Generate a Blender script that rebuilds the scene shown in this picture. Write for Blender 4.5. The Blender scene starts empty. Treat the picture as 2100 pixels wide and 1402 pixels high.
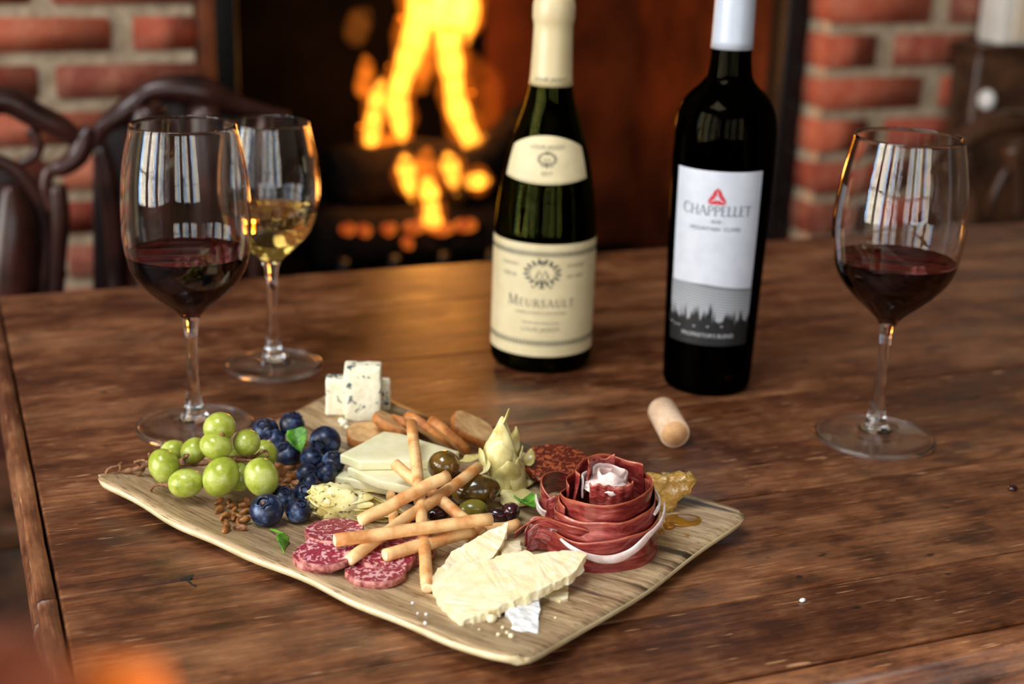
import bpy, bmesh, math, random
from mathutils import Vector, Matrix, noise
random.seed(7)
SC = bpy.context.scene
COL = SC.collection

# ------------------------------------------------------------------ camera
T = 0.76                                   # table top height
H = 0.372                                  # camera height above the table top
F = 2917.0                                 # focal length in pixels of the 2100 px wide frame
PITCH, ROLL, YAW = math.radians(18.2), math.radians(-1.9), math.radians(22.4)
_c, _s = math.cos(YAW), math.sin(YAW)
def _w(v): return Vector((_c*v[0] + _s*v[1], -_s*v[0] + _c*v[1], v[2]))
_fw = Vector((0, math.cos(PITCH), -math.sin(PITCH)))
_up = Vector((0, math.sin(PITCH), math.cos(PITCH)))
_rt = Vector((1, 0, 0))
FW = _w(_fw)
RT = _w(_rt*math.cos(ROLL) - _up*math.sin(ROLL))
UP = _w(_up*math.cos(ROLL) + _rt*math.sin(ROLL))
CAM = Vector((0, 0, T + H))
cam_data = bpy.data.cameras.new('camera')
cam = bpy.data.objects.new('camera', cam_data)
COL.objects.link(cam)
cam_data.sensor_width = 36.0
cam_data.lens = F*36.0/2100.0
cam_data.clip_start = 0.02
cam.matrix_world = Matrix(((RT.x, UP.x, -FW.x, CAM.x), (RT.y, UP.y, -FW.y, CAM.y), (RT.z, UP.z, -FW.z, CAM.z), (0, 0, 0, 1)))
cam_data.dof.use_dof = True
cam_data.dof.focus_distance = 0.815
cam_data.dof.aperture_fstop = 5.0
SC.camera = cam

def ray(px, py): return (FW*F + RT*(px - 1050) - UP*(py - 701)).normalized()
def at(px, py, z=0.0):
    "the point seen at that place of the photograph at height z above the table top"
    d = ray(px, py); return CAM + d*((T + z - CAM.z)/d.z)
def atY(px, py, Y):
    d = ray(px, py); return CAM + d*(Y/d.y)

# ------------------------------------------------------------------ world, light, exposure
world = bpy.data.worlds.new('world'); SC.world = world
world.use_nodes = True
world.node_tree.nodes['Background'].inputs[0].default_value = (0.55, 0.7, 1.0, 1)
world.node_tree.nodes['Background'].inputs[1].default_value = 0.25
SC.view_settings.view_transform = 'Standard'
SC.view_settings.look = 'None'
SC.view_settings.exposure = 0.0
SC.view_settings.gamma = 1.0
SC.view_settings.use_curve_mapping = False

def area(name, loc, direction, sx, sy, power, color):
    l = bpy.data.lights.new(name, 'AREA'); l.shape = 'RECTANGLE'; l.size = sx; l.size_y = sy
    l.energy = power; l.color = color
    o = bpy.data.objects.new(name, l); COL.objects.link(o)
    o.location = loc
    o.rotation_euler = Vector(direction).to_track_quat('-Z', 'Y').to_euler()
    return o
XL, XR, YF, YB, ZC = -2.3, 3.6, -3.0, 1.94, 2.75      # the room
WIN_L = [(-2.35, -1.65), (-1.35, -0.65), (-0.35, 0.35), (0.6, 1.3)]      # windows of the left wall (y from, to)
WIN_F = [(-1.9, -1.1), (-0.75, 0.05), (0.45, 1.25)]                      # windows of the wall behind the camera (x from, to)
WZ0, WZ1 = 0.55, 2.45
PANE = [(1.0, 0.86, 0.62), (1.0, 0.95, 0.86), (0.30, 0.60, 1.0), (1.0, 0.90, 0.72)]
def panes(wins, mk, power):
    for i, (a, b) in enumerate(wins):
        for k in range(4):
            w = (b - a)/4; p = a + w*(k + 0.5)
            mk(p, w*0.32, power/4, PANE[(k + i) % 4])
panes(WIN_L, lambda p, w, e, c: area('daylight_window', (XL - 0.08, p, (WZ0 + WZ1)/2), (1, 0, 0), w, WZ1 - WZ0, e, c), 58)
panes(WIN_F, lambda p, w, e, c: area('daylight_window', (p, YF - 0.08, (WZ0 + WZ1)/2), (0, 1, 0), w, WZ1 - WZ0, e, c), 22)
FILL_OPENING = (-1.15, -0.25, -0.35, 0.75)                                          # ceiling opening added to light the food tops, near left of table (x0, x1, y0, y1)
area('added_top_light', ((FILL_OPENING[0] + FILL_OPENING[1])/2, (FILL_OPENING[2] + FILL_OPENING[3])/2, ZC + 0.05), (0, 0, -1), FILL_OPENING[1] - FILL_OPENING[0], FILL_OPENING[3] - FILL_OPENING[2], 44, (0.93, 0.96, 1.0))

# ------------------------------------------------------------------ helpers: objects
WLOC = {}
def tag(o, label=None, cat=None, group=None, kind=None):
    if label: o['label'] = label
    if cat: o['category'] = cat
    if group: o['group'] = group
    if kind: o['kind'] = kind
    return o
def empty(name, loc, label=None, cat=None, group=None, kind=None):
    o = bpy.data.objects.new(name, None); COL.objects.link(o); o.location = loc
    o.empty_display_size = 0.02
    WLOC[o.name] = Vector(loc)
    return tag(o, label, cat, group, kind)
def make(name, V, Fc, mat, parent=None, smooth=True, uv=None):
    "link a mesh given in world coordinates"
    V = [Vector(v) for v in V]
    if parent is not None: org = WLOC[parent.name]
    else:
        org = Vector(((min(v.x for v in V) + max(v.x for v in V))/2, (min(v.y for v in V) + max(v.y for v in V))/2, min(v.z for v in V)))
    me = bpy.data.meshes.new(name)
    me.from_pydata([tuple(v - org) for v in V], [], Fc)
    if uv:
        lay = me.uv_layers.new(name='UVMap')
        for lp in me.loops: lay.data[lp.index].uv = uv[lp.vertex_index]
    for m in (mat if isinstance(mat, (list, tuple)) else [mat]): me.materials.append(m)
    if smooth: me.polygons.foreach_set('use_smooth', [True]*len(me.polygons))
    me.update()
    o = bpy.data.objects.new(name, me); COL.objects.link(o)
    if parent is not None: o.parent = parent
    else: o.location = org
    WLOC[o.name] = org
    return o
def bm_out(bm):
    bm.verts.ensure_lookup_table(); bm.verts.index_update()
    return [v.co.copy() for v in bm.verts], [[v.index for v in f.verts] for f in bm.faces]
def solid(o, t, sub=0, off=0.0):
    m = o.modifiers.new('solidify', 'SOLIDIFY'); m.thickness = t; m.offset = off
    if sub:
        s = o.modifiers.new('subdivision', 'SUBSURF'); s.levels = sub; s.render_levels = sub
    return o

# ------------------------------------------------------------------ helpers: shapes (world coordinates)
def join(*parts):
    V, Fc = [], []
    for v, f in parts:
        k = len(V); V += list(v); Fc += [[i + k for i in q] for q in f]
    return V, Fc
def box(x0, x1, y0, y1, z0, z1, bev=0.0):
    bm = bmesh.new(); bmesh.ops.create_cube(bm, size=1)
    for v in bm.verts: v.co = Vector(((x0 + x1)/2 + v.co.x*(x1 - x0), (y0 + y1)/2 + v.co.y*(y1 - y0), (z0 + z1)/2 + v.co.z*(z1 - z0)))
    if bev: bmesh.ops.bevel(bm, geom=bm.edges[:], offset=bev, segments=2, affect='EDGES', profile=0.5)
    r = bm_out(bm); bm.free(); return r
def lathe(prof, n, c):
    V, Fc, rows = [], [], []
    for r, z in prof:
        if r < 1e-6: rows.append([len(V)]); V.append(Vector((c[0], c[1], c[2] + z)))
        else:
            rows.append(list(range(len(V), len(V) + n)))
            V += [Vector((c[0] + r*math.cos(2*math.pi*i/n), c[1] + r*math.sin(2*math.pi*i/n), c[2] + z)) for i in range(n)]
    for a, b in zip(rows, rows[1:]):
        for i in range(n):
            j = (i + 1) % n
            if len(a) == 1 and len(b) == 1: continue
            if len(a) == 1: Fc.append([a[0], b[j], b[i]])
            elif len(b) == 1: Fc.append([a[i], a[j], b[0]])
            else: Fc.append([a[i], a[j], b[j], b[i]])
    return V, Fc
def spline(pts, n):
    "Catmull-Rom through tuples of any length"
    P = [tuple(p) for p in pts]; P = [P[0]] + P + [P[-1]]
    out = []
    for k in range(1, len(P) - 2):
        a, b, c, d = P[k-1], P[k], P[k+1], P[k+2]
        for i in range(n):
            t = i/n
            out.append(tuple(0.5*((2*b[q]) + (-a[q] + c[q])*t + (2*a[q] - 5*b[q] + 4*c[q] - d[q])*t*t + (-a[q] + 3*b[q] - 3*c[q] + d[q])*t**3) for q in range(len(b))))
    out.append(P[-2]); return out
def tube(path, radii, n=10, ridge=None, flat=1.0):
    P = [Vector(p) for p in path]; V, Fc = [], []
    if not hasattr(radii, '__len__'): radii = [radii]*len(P)
    nrm = None
    for k, p in enumerate(P):
        t = (P[min(k + 1, len(P) - 1)] - P[max(k - 1, 0)]).normalized()
        if nrm is None: nrm = t.orthogonal().normalized() if abs(t.z) > 0.9 else (Vector((0, 0, 1)) - t*t.z).normalized()
        else: nrm = (nrm - t*nrm.dot(t)).normalized()
        bi = t.cross(nrm)
        for i in range(n):
            a = 2*math.pi*i/n; r = radii[k]*(1 + (ridge(k, a) if ridge else 0))
            V.append(p + nrm*math.cos(a)*r*flat + bi*math.sin(a)*r)
    for k in range(len(P) - 1):
        for i in range(n):
            j = (i + 1) % n; Fc.append([k*n + i, k*n + j, (k + 1)*n + j, (k + 1)*n + i])
    a = len(V); V += [P[0], P[-1]]
    for i in range(n):
        j = (i + 1) % n; Fc.append([a, j, i]); Fc.append([a + 1, (len(P) - 1)*n + i, (len(P) - 1)*n + j])
    return V, Fc
def blob(c, R, rot=None, nu=20, nv=14, disp=None):
    V, Fc = [], []; c = Vector(c); rot = rot or Matrix.Identity(3)
    pr = [(math.sin(math.pi*j/nv), -math.cos(math.pi*j/nv)) for j in range(nv + 1)]
    L = lathe([(max(0, a) if 0 < j < nv else 0, b) for j, (a, b) in enumerate(pr)], nu, (0, 0, 0))
    for v in L[0]:
        d = v.normalized(); k = 1 + (disp(d) if disp else 0)
        V.append(c + rot @ Vector((d.x*R[0]*k, d.y*R[1]*k, d.z*R[2]*k)))
    return V, L[1]
def rotm(ax, deg): return Matrix.Rotation(math.radians(deg), 3, ax)
def align(d, spin=0.0):
    "rotation that takes local z to d"
    return Vector(d).normalized().to_track_quat('Z', 'Y').to_matrix() @ rotm('Z', spin)
def prism(top, t, bevel=0.0008, cuts=3, amp=0.0004, freq=150.0, smooth_edges=True, down=None, seed=0.0, ragged=0.0):
    "a slab: top outline as world points (about planar), thickness t downwards along the normal"
    P = [Vector(p) for p in top]
    nrm = Vector((0, 0, 0))
    for i in range(len(P)):
        a, b = P[i], P[(i + 1) % len(P)]
        nrm += Vector(((a.y - b.y)*(a.z + b.z), (a.z - b.z)*(a.x + b.x), (a.x - b.x)*(a.y + b.y)))
    nrm.normalize()
    if nrm.z < 0: P.reverse(); nrm = -nrm
    d = Vector(down).normalized() if down is not None else -nrm
    bm = bmesh.new()
    rg = random.Random(int(seed))
    a = [bm.verts.new(p) for p in P]; b = [bm.verts.new(p + d*t + Vector((rg.uniform(-1, 1), rg.uniform(-1, 1), 0))*ragged) for p in P]
    bm.faces.new(a); bm.faces.new(b[::-1])
    n = len(P)
    for i in range(n): j = (i + 1) % n; bm.faces.new([a[j], a[i], b[i], b[j]])
    bmesh.ops.recalc_face_normals(bm, faces=bm.faces[:])
    if bevel: bmesh.ops.bevel(bm, geom=bm.edges[:], offset=bevel, segments=2, affect='EDGES', profile=0.6, clamp_overlap=True)
    bmesh.ops.triangulate(bm, faces=[f for f in bm.faces if len(f.verts) > 4])
    if cuts: bmesh.ops.subdivide_edges(bm, edges=[e for e in bm.edges if e.calc_length() > 0.004], cuts=cuts, use_grid_fill=True)
    bmesh.ops.triangulate(bm, faces=[f for f in bm.faces if len(f.verts) > 4])
    if amp:
        for v in bm.verts:
            q = v.co*freq + Vector((seed, seed*1.7, 0))
            v.co += noise.noise_vector(q)*amp + noise.noise_vector(q*2.7)*amp*0.5
    r = bm_out(bm); bm.free(); return r
def sheet(f, nu, nv):
    "grid surface f(u, v) with uv"
    V, Fc, U = [], [], []
    for j in range(nv + 1):
        for i in range(nu + 1):
            u, v = i/nu, j/nv; V.append(Vector(f(u, v))); U.append((u, v))
    for j in range(nv):
        for i in range(nu):
            k = j*(nu + 1) + i; Fc.append([k, k + 1, k + nu + 2, k + nu + 1])
    return V, Fc, U
def leaf_sheet(base, d, up, L, W, cup=0.3, bend=0.0, tip=1.6, serr=0.0, nu=12, nv=6, twist=0.0, vein=0.0, blunt=0.0, crinkle=0.0, seed=0):
    d = Vector(d).normalized(); up = Vector(up); up = (up - d*up.dot(d)).normalized(); sd = d.cross(up)
    base = Vector(base)
    def f(u, v):
        s = 2*v - 1
        w = W*(math.sin(math.pi*min(1, (u*0.9 + 0.1))**0.8)**0.75*(1 - blunt) + blunt*(1 - u**6))*(1 - u**tip*0.25)
        if u > 0.999: w = W*0.04
        if serr: w *= 1 + serr*(((u*9) % 1) - 0.5)*abs(s)
        a = twist*u
        sv = sd*math.cos(a) + up*math.sin(a); uv_ = up*math.cos(a) - sd*math.sin(a)
        p = base + d*(L*u) + sv*(w*s) + uv_*(cup*w*s*s + bend*L*u*u + vein*W*abs(math.sin((u*6 + abs(s))*math.pi))*0.1*abs(s))
        if crinkle: p += noise.noise_vector(p*120 + Vector((seed, 0, 0)))*crinkle
        return p
    return sheet(f, nu, nv)

# ------------------------------------------------------------------ helpers: materials
def lin(r, g, b): 
    f = lambda c: (c/255/12.92) if c/255 <= 0.04045 else ((c/255 + 0.055)/1.055)**2.4
    return (f(r), f(g), f(b), 1.0)
class Mat:
    def __init__(s, name):
        s.m = bpy.data.materials.new(name); s.m.use_nodes = True
        s.t = s.m.node_tree; s.n = s.t.nodes; s.p = s.n['Principled BSDF']; s.out = s.n['Material Output']
        s._tc = None
    def put(s, sock, v):
        if isinstance(v, bpy.types.NodeSocket): s.t.links.new(v, sock)
        else: sock.default_value = v
    def tc(s, kind='Object'):
        if s._tc is None: s._tc = s.n.new('ShaderNodeTexCoord')
        return s._tc.outputs[kind]
    def coord(s, stretch=(1, 1, 1), rnd=0.0, kind='Object', rot=(0, 0, 0)):
        mp = s.n.new('ShaderNodeMapping'); s.put(mp.inputs['Vector'], s.tc(kind)); mp.inputs['Scale'].default_value = stretch
        mp.inputs['Rotation'].default_value = rot
        if rnd:
            oi = s.n.new('ShaderNodeObjectInfo'); mu = s.n.new('ShaderNodeMath'); mu.operation = 'MULTIPLY'; mu.inputs[1].default_value = rnd
            s.put(mu.inputs[0], oi.outputs['Random']); s.put(mp.inputs['Location'], mu.outputs[0])
        return mp.outputs[0]
    def noise(s, scale, detail=4, rough=0.55, vec=None, dist=0.0):
        n = s.n.new('ShaderNodeTexNoise'); n.inputs['Scale'].default_value = scale; n.inputs['Detail'].default_value = detail
        n.inputs['Roughness'].default_value = rough; n.inputs['Distortion'].default_value = dist
        s.put(n.inputs['Vector'], vec if vec is not None else s.tc()); return n.outputs['Fac']
    def voro(s, scale, vec=None, feature='F1', out='Distance', rand=1.0):
        n = s.n.new('ShaderNodeTexVoronoi'); n.feature = feature; n.inputs['Scale'].default_value = scale
        n.inputs['Randomness'].default_value = rand
        s.put(n.inputs['Vector'], vec if vec is not None else s.tc()); return n.outputs[out]
    def ramp(s, fac, stops, interp='LINEAR'):
        r = s.n.new('ShaderNodeValToRGB'); e = r.color_ramp.elements; r.color_ramp.interpolation = interp
        while len(e) < len(stops): e.new(0.5)
        for k, (p, c) in enumerate(stops):
            e[k].position = p; e[k].color = c if len(c) == 4 else (*c, 1)
        s.put(r.inputs[0], fac); return r.outputs[0]
    def mask(s, fac, a, b):
        if a > b: return s.ramp(fac, [(b, (1, 1, 1, 1)), (a, (0, 0, 0, 1))])
        return s.ramp(fac, [(a, (0, 0, 0, 1)), (b, (1, 1, 1, 1))])
    def mix(s, fac, a, b, mode='MIX'):
        m = s.n.new('ShaderNodeMix'); m.data_type = 'RGBA'; m.blend_type = mode
        s.put(m.inputs[0], fac); s.put(m.inputs[6], a); s.put(m.inputs[7], b); return m.outputs[2]
    def math(s, op, a, b=0.0):
        m = s.n.new('ShaderNodeMath'); m.operation = op; s.put(m.inputs[0], a); s.put(m.inputs[1], b); return m.outputs[0]
    def sep(s, vec, i):
        x = s.n.new('ShaderNodeSeparateXYZ'); s.put(x.inputs[0], vec); return x.outputs[i]
    def bump(s, h, strength=0.3, dist=0.001, prev=None):
        b = s.n.new('ShaderNodeBump'); b.inputs['Strength'].default_value = strength; b.inputs['Distance'].default_value = dist
        s.put(b.inputs['Height'], h)
        if prev is not None: s.put(b.inputs['Normal'], prev)
        s.put(s.p.inputs['Normal'], b.outputs[0]); return b.outputs[0]
    def set(s, **k):
        names = dict(color='Base Color', rough='Roughness', metal='Metallic', spec='Specular IOR Level', ior='IOR', trans='Transmission Weight',
                     sss='Subsurface Weight', sssr='Subsurface Radius', ssss='Subsurface Scale', coat='Coat Weight', coatr='Coat Roughness', sheen='Sheen Weight')
        for a, v in k.items(): s.put(s.p.inputs[names[a]], v)
        return s
def simple(name, col, rough=0.5, **k):
    m = Mat(name); m.set(color=lin(*col), rough=rough, **k); return m.m
def mottled(name, c1, c2, scale, rough=0.5, detail=4, bump=0.0, bdist=0.0005, lo=0.35, hi=0.65, rnd=3.0, **k):
    m = Mat(name); v = m.coord(rnd=rnd); f = m.noise(scale, detail, vec=v)
    m.set(color=m.ramp(f, [(lo, lin(*c1)), (hi, lin(*c2))]), rough=rough, **k)
    if bump: m.bump(f, bump, bdist)
    return m.m

# ---- wood of the table
def wood_table(name='worn_brown_wood', turn=False):
    m = Mat(name)
    if turn:
        _co = m.coord
        m.coord = lambda st=(1, 1, 1), **k: _co((st[1], st[0], st[2]), **k)
    v = m.coord((1, 1, 1), rnd=5.0)
    hair = m.noise(900, 4, 0.65, m.coord((0.05, 1, 1), rnd=5.0))
    fine = m.noise(300, 5, 0.65, m.coord((0.07, 1, 1), rnd=5.0))
    mid = m.noise(60, 5, 0.65, m.coord((0.16, 1, 1), rnd=9.0), 0.3)
    big = m.noise(11, 5, 0.65, m.coord((0.35, 1, 1), rnd=3.0), 0.3)
    blot = m.noise(34, 5, 0.7, m.coord((0.6, 1, 1), rnd=4.0))
    t = m.math('ADD', m.math('MULTIPLY', fine, 0.32), m.math('MULTIPLY', mid, 0.18))
    t = m.math('ADD', m.math('ADD', t, m.math('MULTIPLY', hair, 0.20)), m.math('MULTIPLY', blot, 0.30))
    col = m.ramp(t, [(0.38, lin(38, 17, 8)), (0.46, lin(80, 42, 21)), (0.54, lin(116, 68, 38)), (0.65, lin(176, 124, 82))])
    col = m.mix(m.math('MULTIPLY', m.mask(big, 0.48, 0.68), 0.7), col, m.mix(0.45, col, lin(172, 126, 90)))
    col = m.mix(m.math('MULTIPLY', m.mask(big, 0.54, 0.36), 0.9), col, m.mix(0.65, col, lin(52, 19, 8)))
    col = m.mix(m.math('MULTIPLY', m.mask(blot, 0.50, 0.85), 0.4), col, lin(160, 112, 76))
    col = m.mix(m.math('MULTIPLY', m.mask(blot, 0.46, 0.30), 0.6), col, lin(40, 17, 8))
    sp = m.noise(70, 3, 0.55, m.coord((0.5, 1, 1), rnd=13.0))
    col = m.mix(m.math('MULTIPLY', m.mask(sp, 0.69, 0.73), 0.85), col, lin(22, 13, 11))
    for rot, k, st in (((0, 0, 0.3), 0.7, (0.10, 1.8, 1)), ((0, 0, -0.8), 0.6, (0.10, 1.8, 1)), ((0, 0, 1.0), 0.6, (0.10, 1.8, 1)), ((0, 0, 0.03), 0.6, (0.08, 2.0, 1))):
        sc = m.noise(260, 2, 0.5, m.coord(st, rnd=7.0 + k, rot=rot))
        br = m.mask(m.noise(36, 3, 0.6, m.coord((1, 1, 1), rnd=11.0 + k)), 0.52, 0.62)
        col = m.mix(m.math('MULTIPLY', m.math('MULTIPLY', m.mask(sc, 0.67, 0.72), br), k), col, lin(200, 150, 108))
    m.set(color=col, rough=m.ramp(blot, [(0.3, (0.30,)*3), (0.7, (0.50,)*3)]), spec=0.45)
    b = m.bump(fine, 0.45, 0.0007); m.bump(blot, 0.25, 0.0015, b)
    return m.m
M_TABLE = wood_table()
M_TABLE_Y = wood_table('worn_brown_wood_crosswise', True)
def wood_board():
    m = Mat('pale_wood_grain_print')
    fine = m.noise(700, 5, 0.6, m.coord((0.05, 1, 1))); mid = m.noise(110, 4, 0.6, m.coord((0.07, 1, 1)), 0.3); big = m.noise(16, 3, 0.5, m.coord((0.2, 1, 1)))
    t = m.math('ADD', m.math('MULTIPLY', fine, 0.5), m.math('MULTIPLY', mid, 0.5))
    col = m.ramp(t, [(0.36, lin(104, 80, 54)), (0.48, lin(166, 138, 102)), (0.60, lin(200, 174, 136))])
    col = m.mix(m.math('MULTIPLY', m.mask(big, 0.46, 0.66), 0.5), col, lin(134, 108, 80))
    line = m.mask(m.noise(64, 4, 0.5, m.coord((0.035, 1, 1), rnd=2.0), 0.2), 0.60, 0.66)
    col = m.mix(m.math('MULTIPLY', line, 0.85), col, lin(58, 42, 28))
    crack = m.mask(m.noise(26, 3, 0.45, m.coord((0.06, 1, 1), rnd=6.0)), 0.668, 0.69)
    col = m.mix(m.math('MULTIPLY', crack, 0.95), col, lin(34, 24, 16))
    pore = m.mask(m.noise(620, 2, 0.5, m.coord((0.14, 1, 1), rnd=1.0)), 0.62, 0.68)
    col = m.mix(m.math('MULTIPLY', pore, 0.7), col, lin(76, 54, 36))
    m.set(color=col, rough=0.36, spec=0.5)
    m.bump(mid, 0.2, 0.0006)
    return m.m
M_BOARD = wood_board()
M_BOARD_EDGE = mottled('cream_board_edge', (206, 184, 138), (232, 214, 172), 60, 0.35)
M_GRAPE = Mat('green_grape_skin')
_f = M_GRAPE.noise(110, 4, 0.6, M_GRAPE.coord(rnd=4.0)); _f2 = M_GRAPE.noise(500, 2, 0.5, M_GRAPE.coord(rnd=4.0))
_col = M_GRAPE.ramp(_f, [(0.3, lin(134, 146, 40)), (0.5, lin(160, 170, 64)), (0.72, lin(192, 198, 118))])
_col = M_GRAPE.mix(M_GRAPE.math('MULTIPLY', M_GRAPE.mask(_f2, 0.66, 0.74), 0.5), _col, lin(120, 100, 40))
M_GRAPE.set(color=_col, rough=0.22, sss=0.4, sssr=(0.6, 0.8, 0.15), ssss=0.006, spec=0.5); M_GRAPE = M_GRAPE.m
M_STEM = mottled('dry_brown_stem', (92, 56, 32), (150, 104, 64), 300, 0.7, bump=0.4)
def blueberry_mat():
    m = Mat('blueberry_skin'); f = m.noise(130, 4, 0.6, m.coord(rnd=6.0)); f2 = m.noise(420, 3, 0.6, m.coord(rnd=6.0))
    c = m.ramp(f, [(0.40, lin(12, 16, 32)), (0.54, lin(28, 42, 74)), (0.70, lin(98, 120, 156))])
    c = m.mix(m.math('MULTIPLY', m.mask(f2, 0.5, 0.72), 0.35), c, lin(16, 18, 34))
    m.set(color=c, rough=0.36, spec=0.45); m.bump(f2, 0.15, 0.0004); return m.m
M_BLUEB = blueberry_mat()
M_CALYX = simple('blueberry_crown_dark', (22, 24, 40), 0.6)
M_MINT = mottled('mint_leaf_green', (40, 92, 14), (104, 168, 44), 160, 0.42, bump=0.5, bdist=0.0008, sss=0.15, sssr=(0.2, 0.6, 0.1), ssss=0.002)
M_SEED = mottled('candied_seed_brown', (84, 44, 16), (172, 112, 56), 220, 0.35, bump=0.5, bdist=0.0006, rnd=9.0)
def salami_mat(name, meat1, meat2, fat, scale, rough):
    m = Mat(name); v = m.coord(rnd=3.0)
    n1 = m.noise(scale, 2, 0.45, v, 0.8); n2 = m.noise(scale*2.6, 3, 0.6, v); lo = m.noise(scale*0.35, 2, 0.5, v)
    meat = m.ramp(n2, [(0.3, lin(*meat1)), (0.7, lin(*meat2))])
    k = m.math('ADD', m.math('ADD', n1, m.math('MULTIPLY', m.math('SUBTRACT', n2, 0.5), 0.25)), m.math('MULTIPLY', m.math('SUBTRACT', lo, 0.5), 0.25))
    m.set(color=m.mix(m.math('MULTIPLY', m.mask(k, 0.53, 0.575), 0.9), meat, lin(*fat)), rough=rough, spec=0.5)
    m.bump(n2, 0.35, 0.0006); return m.m
M_SALAMI = salami_mat('salami_meat', (116, 26, 42), (164, 56, 74), (224, 172, 174), 300, 0.34)
M_SALAMI_RIM = mottled('salami_casing', (120, 36, 40), (206, 136, 124), 300, 0.5, bump=0.4)
M_CHORIZO = salami_mat('chorizo_meat', (58, 12, 7), (112, 30, 13), (188, 92, 54), 300, 0.3)
M_BREAD = mottled('breadstick_crust', (202, 132, 70), (240, 196, 136), 75, 0.5, lo=0.36, hi=0.6, bump=0.25, bdist=0.0006)
M_CRUMB_END = mottled('breadstick_crumb', (236, 200, 150), (248, 224, 184), 300, 0.8, bump=0.5)
M_TOAST = mottled('toast_crumb', (186, 138, 84), (228, 186, 128), 120, 0.75, bump=0.8, bdist=0.001)
M_CRUST = mottled('toast_crust', (146, 80, 32), (202, 132, 62), 140, 0.55, bump=0.4)
M_CHEESE = mottled('pale_cheese', (226, 220, 172), (240, 236, 202), 60, 0.42, bump=0.15, sss=0.3, sssr=(0.8, 0.7, 0.4), ssss=0.004)
M_RIND = mottled('white_rind', (214, 214, 212), (246, 246, 244), 200, 0.8, bump=0.9, bdist=0.0012)
M_PARM = mottled('hard_cheese', (240, 222, 172), (248, 236, 202), 130, 0.5, bump=0.55, bdist=0.0010, detail=6, sss=0.25, sssr=(0.8, 0.65, 0.3), ssss=0.004)
def blue_cheese():
    m = Mat('blue_veined_cheese'); v = m.coord(rnd=4.0)
    a = m.noise(115, 4, 0.6, v, 0.6); b = m.noise(300, 4, 0.6, v)
    c = m.ramp(b, [(0.3, lin(232, 224, 190)), (0.7, lin(246, 242, 220))])
    c = m.mix(m.mask(m.math('ADD', a, m.math('MULTIPLY', m.math('SUBTRACT', b, 0.5), 0.25)), 0.565, 0.615), c, lin(44, 74, 84))
    m.set(color=c, rough=0.55, sss=0.25, sssr=(0.8, 0.7, 0.5), ssss=0.003); m.bump(b, 0.6, 0.001); return m.m
M_BLUECH = blue_cheese()
def arti_mat(name, char):
    m = Mat(name); v = m.coord(rnd=8.0)
    a = m.noise(70, 4, 0.6, v); b = m.noise(260, 4, 0.6, v)
    c = m.ramp(a, [(0.3, lin(178, 158, 78)), (0.5, lin(218, 204, 136)), (0.72, lin(240, 232, 188))])
    ch = m.math('ADD', m.math('MULTIPLY', b, 0.6), m.math('MULTIPLY', m.noise(110, 3, 0.6, m.coord(rnd=3.0)), 0.4))
    c = m.mix(m.math('MULTIPLY', m.mask(ch, char, char + 0.05), 0.9), c, lin(52, 34, 14))
    m.set(color=c, rough=0.28, spec=0.55, sss=0.25, sssr=(0.7, 0.6, 0.2), ssss=0.003); m.bump(b, 0.3, 0.0006); return m.m
M_ARTI = arti_mat('artichoke_petal', 0.63)
M_ARTI_G = arti_mat('grilled_artichoke_petal', 0.555)
M_OLIVE = mottled('brown_green_olive', (58, 42, 10), (116, 84, 26), 90, 0.16, coat=0.6, coatr=0.08)
M_OLIVE_G = mottled('dull_green_olive', (92, 86, 24), (140, 128, 46), 90, 0.25, coat=0.4, coatr=0.1)
M_KALA = mottled('dark_purple_olive', (22, 8, 12), (66, 22, 30), 120, 0.14, coat=0.7, coatr=0.06)
M_PIT = simple('olive_hole', (96, 60, 24), 0.4)
def ham_mat():
    m = Mat('cured_ham'); uv = m.tc('UV'); mp = m.n.new('ShaderNodeMapping'); m.put(mp.inputs['Vector'], uv)
    mp.inputs['Scale'].default_value = (2.2, 2.6, 1)
    oi = m.n.new('ShaderNodeObjectInfo'); mu = m.math('MULTIPLY', oi.outputs['Random'], 20.0); m.put(mp.inputs['Location'], mu)
    st = m.noise(2.2, 5, 0.6, mp.outputs[0], 0.5); sp = m.noise(230, 4, 0.6)
    c = m.ramp(st, [(0.3, lin(84, 20, 20)), (0.46, lin(118, 38, 35)), (0.60, lin(150, 68, 62)), (0.76, lin(200, 134, 124))])
    c = m.mix(m.math('MULTIPLY', m.mask(sp, 0.58, 0.75), 0.35), c, lin(176, 84, 66))
    vv = m.sep(uv, 1); wob = m.math('ADD', vv, m.math('MULTIPLY', m.math('SUBTRACT', st, 0.5), 0.16))
    c = m.mix(m.math('MULTIPLY', m.mask(wob, 0.93, 0.99), 0.55), c, lin(190, 104, 66))
    m.set(color=c, rough=0.20, spec=0.5, coat=0.25, coatr=0.12, sss=0.12, sssr=(1.0, 0.2, 0.1), ssss=0.003); m.bump(st, 0.25, 0.0008); return m.m
M_HAM = ham_mat()
M_FAT = mottled('ham_fat', (206, 172, 164), (238, 224, 218), 110, 0.3, sss=0.4, sssr=(0.9, 0.7, 0.6), ssss=0.004)
def honey_mat():
    m = Mat('honey'); m.set(color=lin(246, 188, 66), rough=0.06, trans=0.9, ior=1.49, spec=0.6); return m.m
M_HONEY = honey_mat()
def comb_mat():
    m = Mat('honeycomb_wax'); d = m.voro(330, None, 'DISTANCE_TO_EDGE', 'Distance', 0.8)
    m.set(color=m.ramp(d, [(0.02, lin(236, 194, 100)), (0.2, lin(226, 176, 78))]), rough=0.10, coat=1.0, coatr=0.04, sss=0.3, sssr=(0.9, 0.55, 0.15), ssss=0.006, trans=0.5)
    m.bump(m.noise(420, 3, 0.6), 0.6, 0.0015); return m.m
M_COMB = comb_mat()
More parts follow.
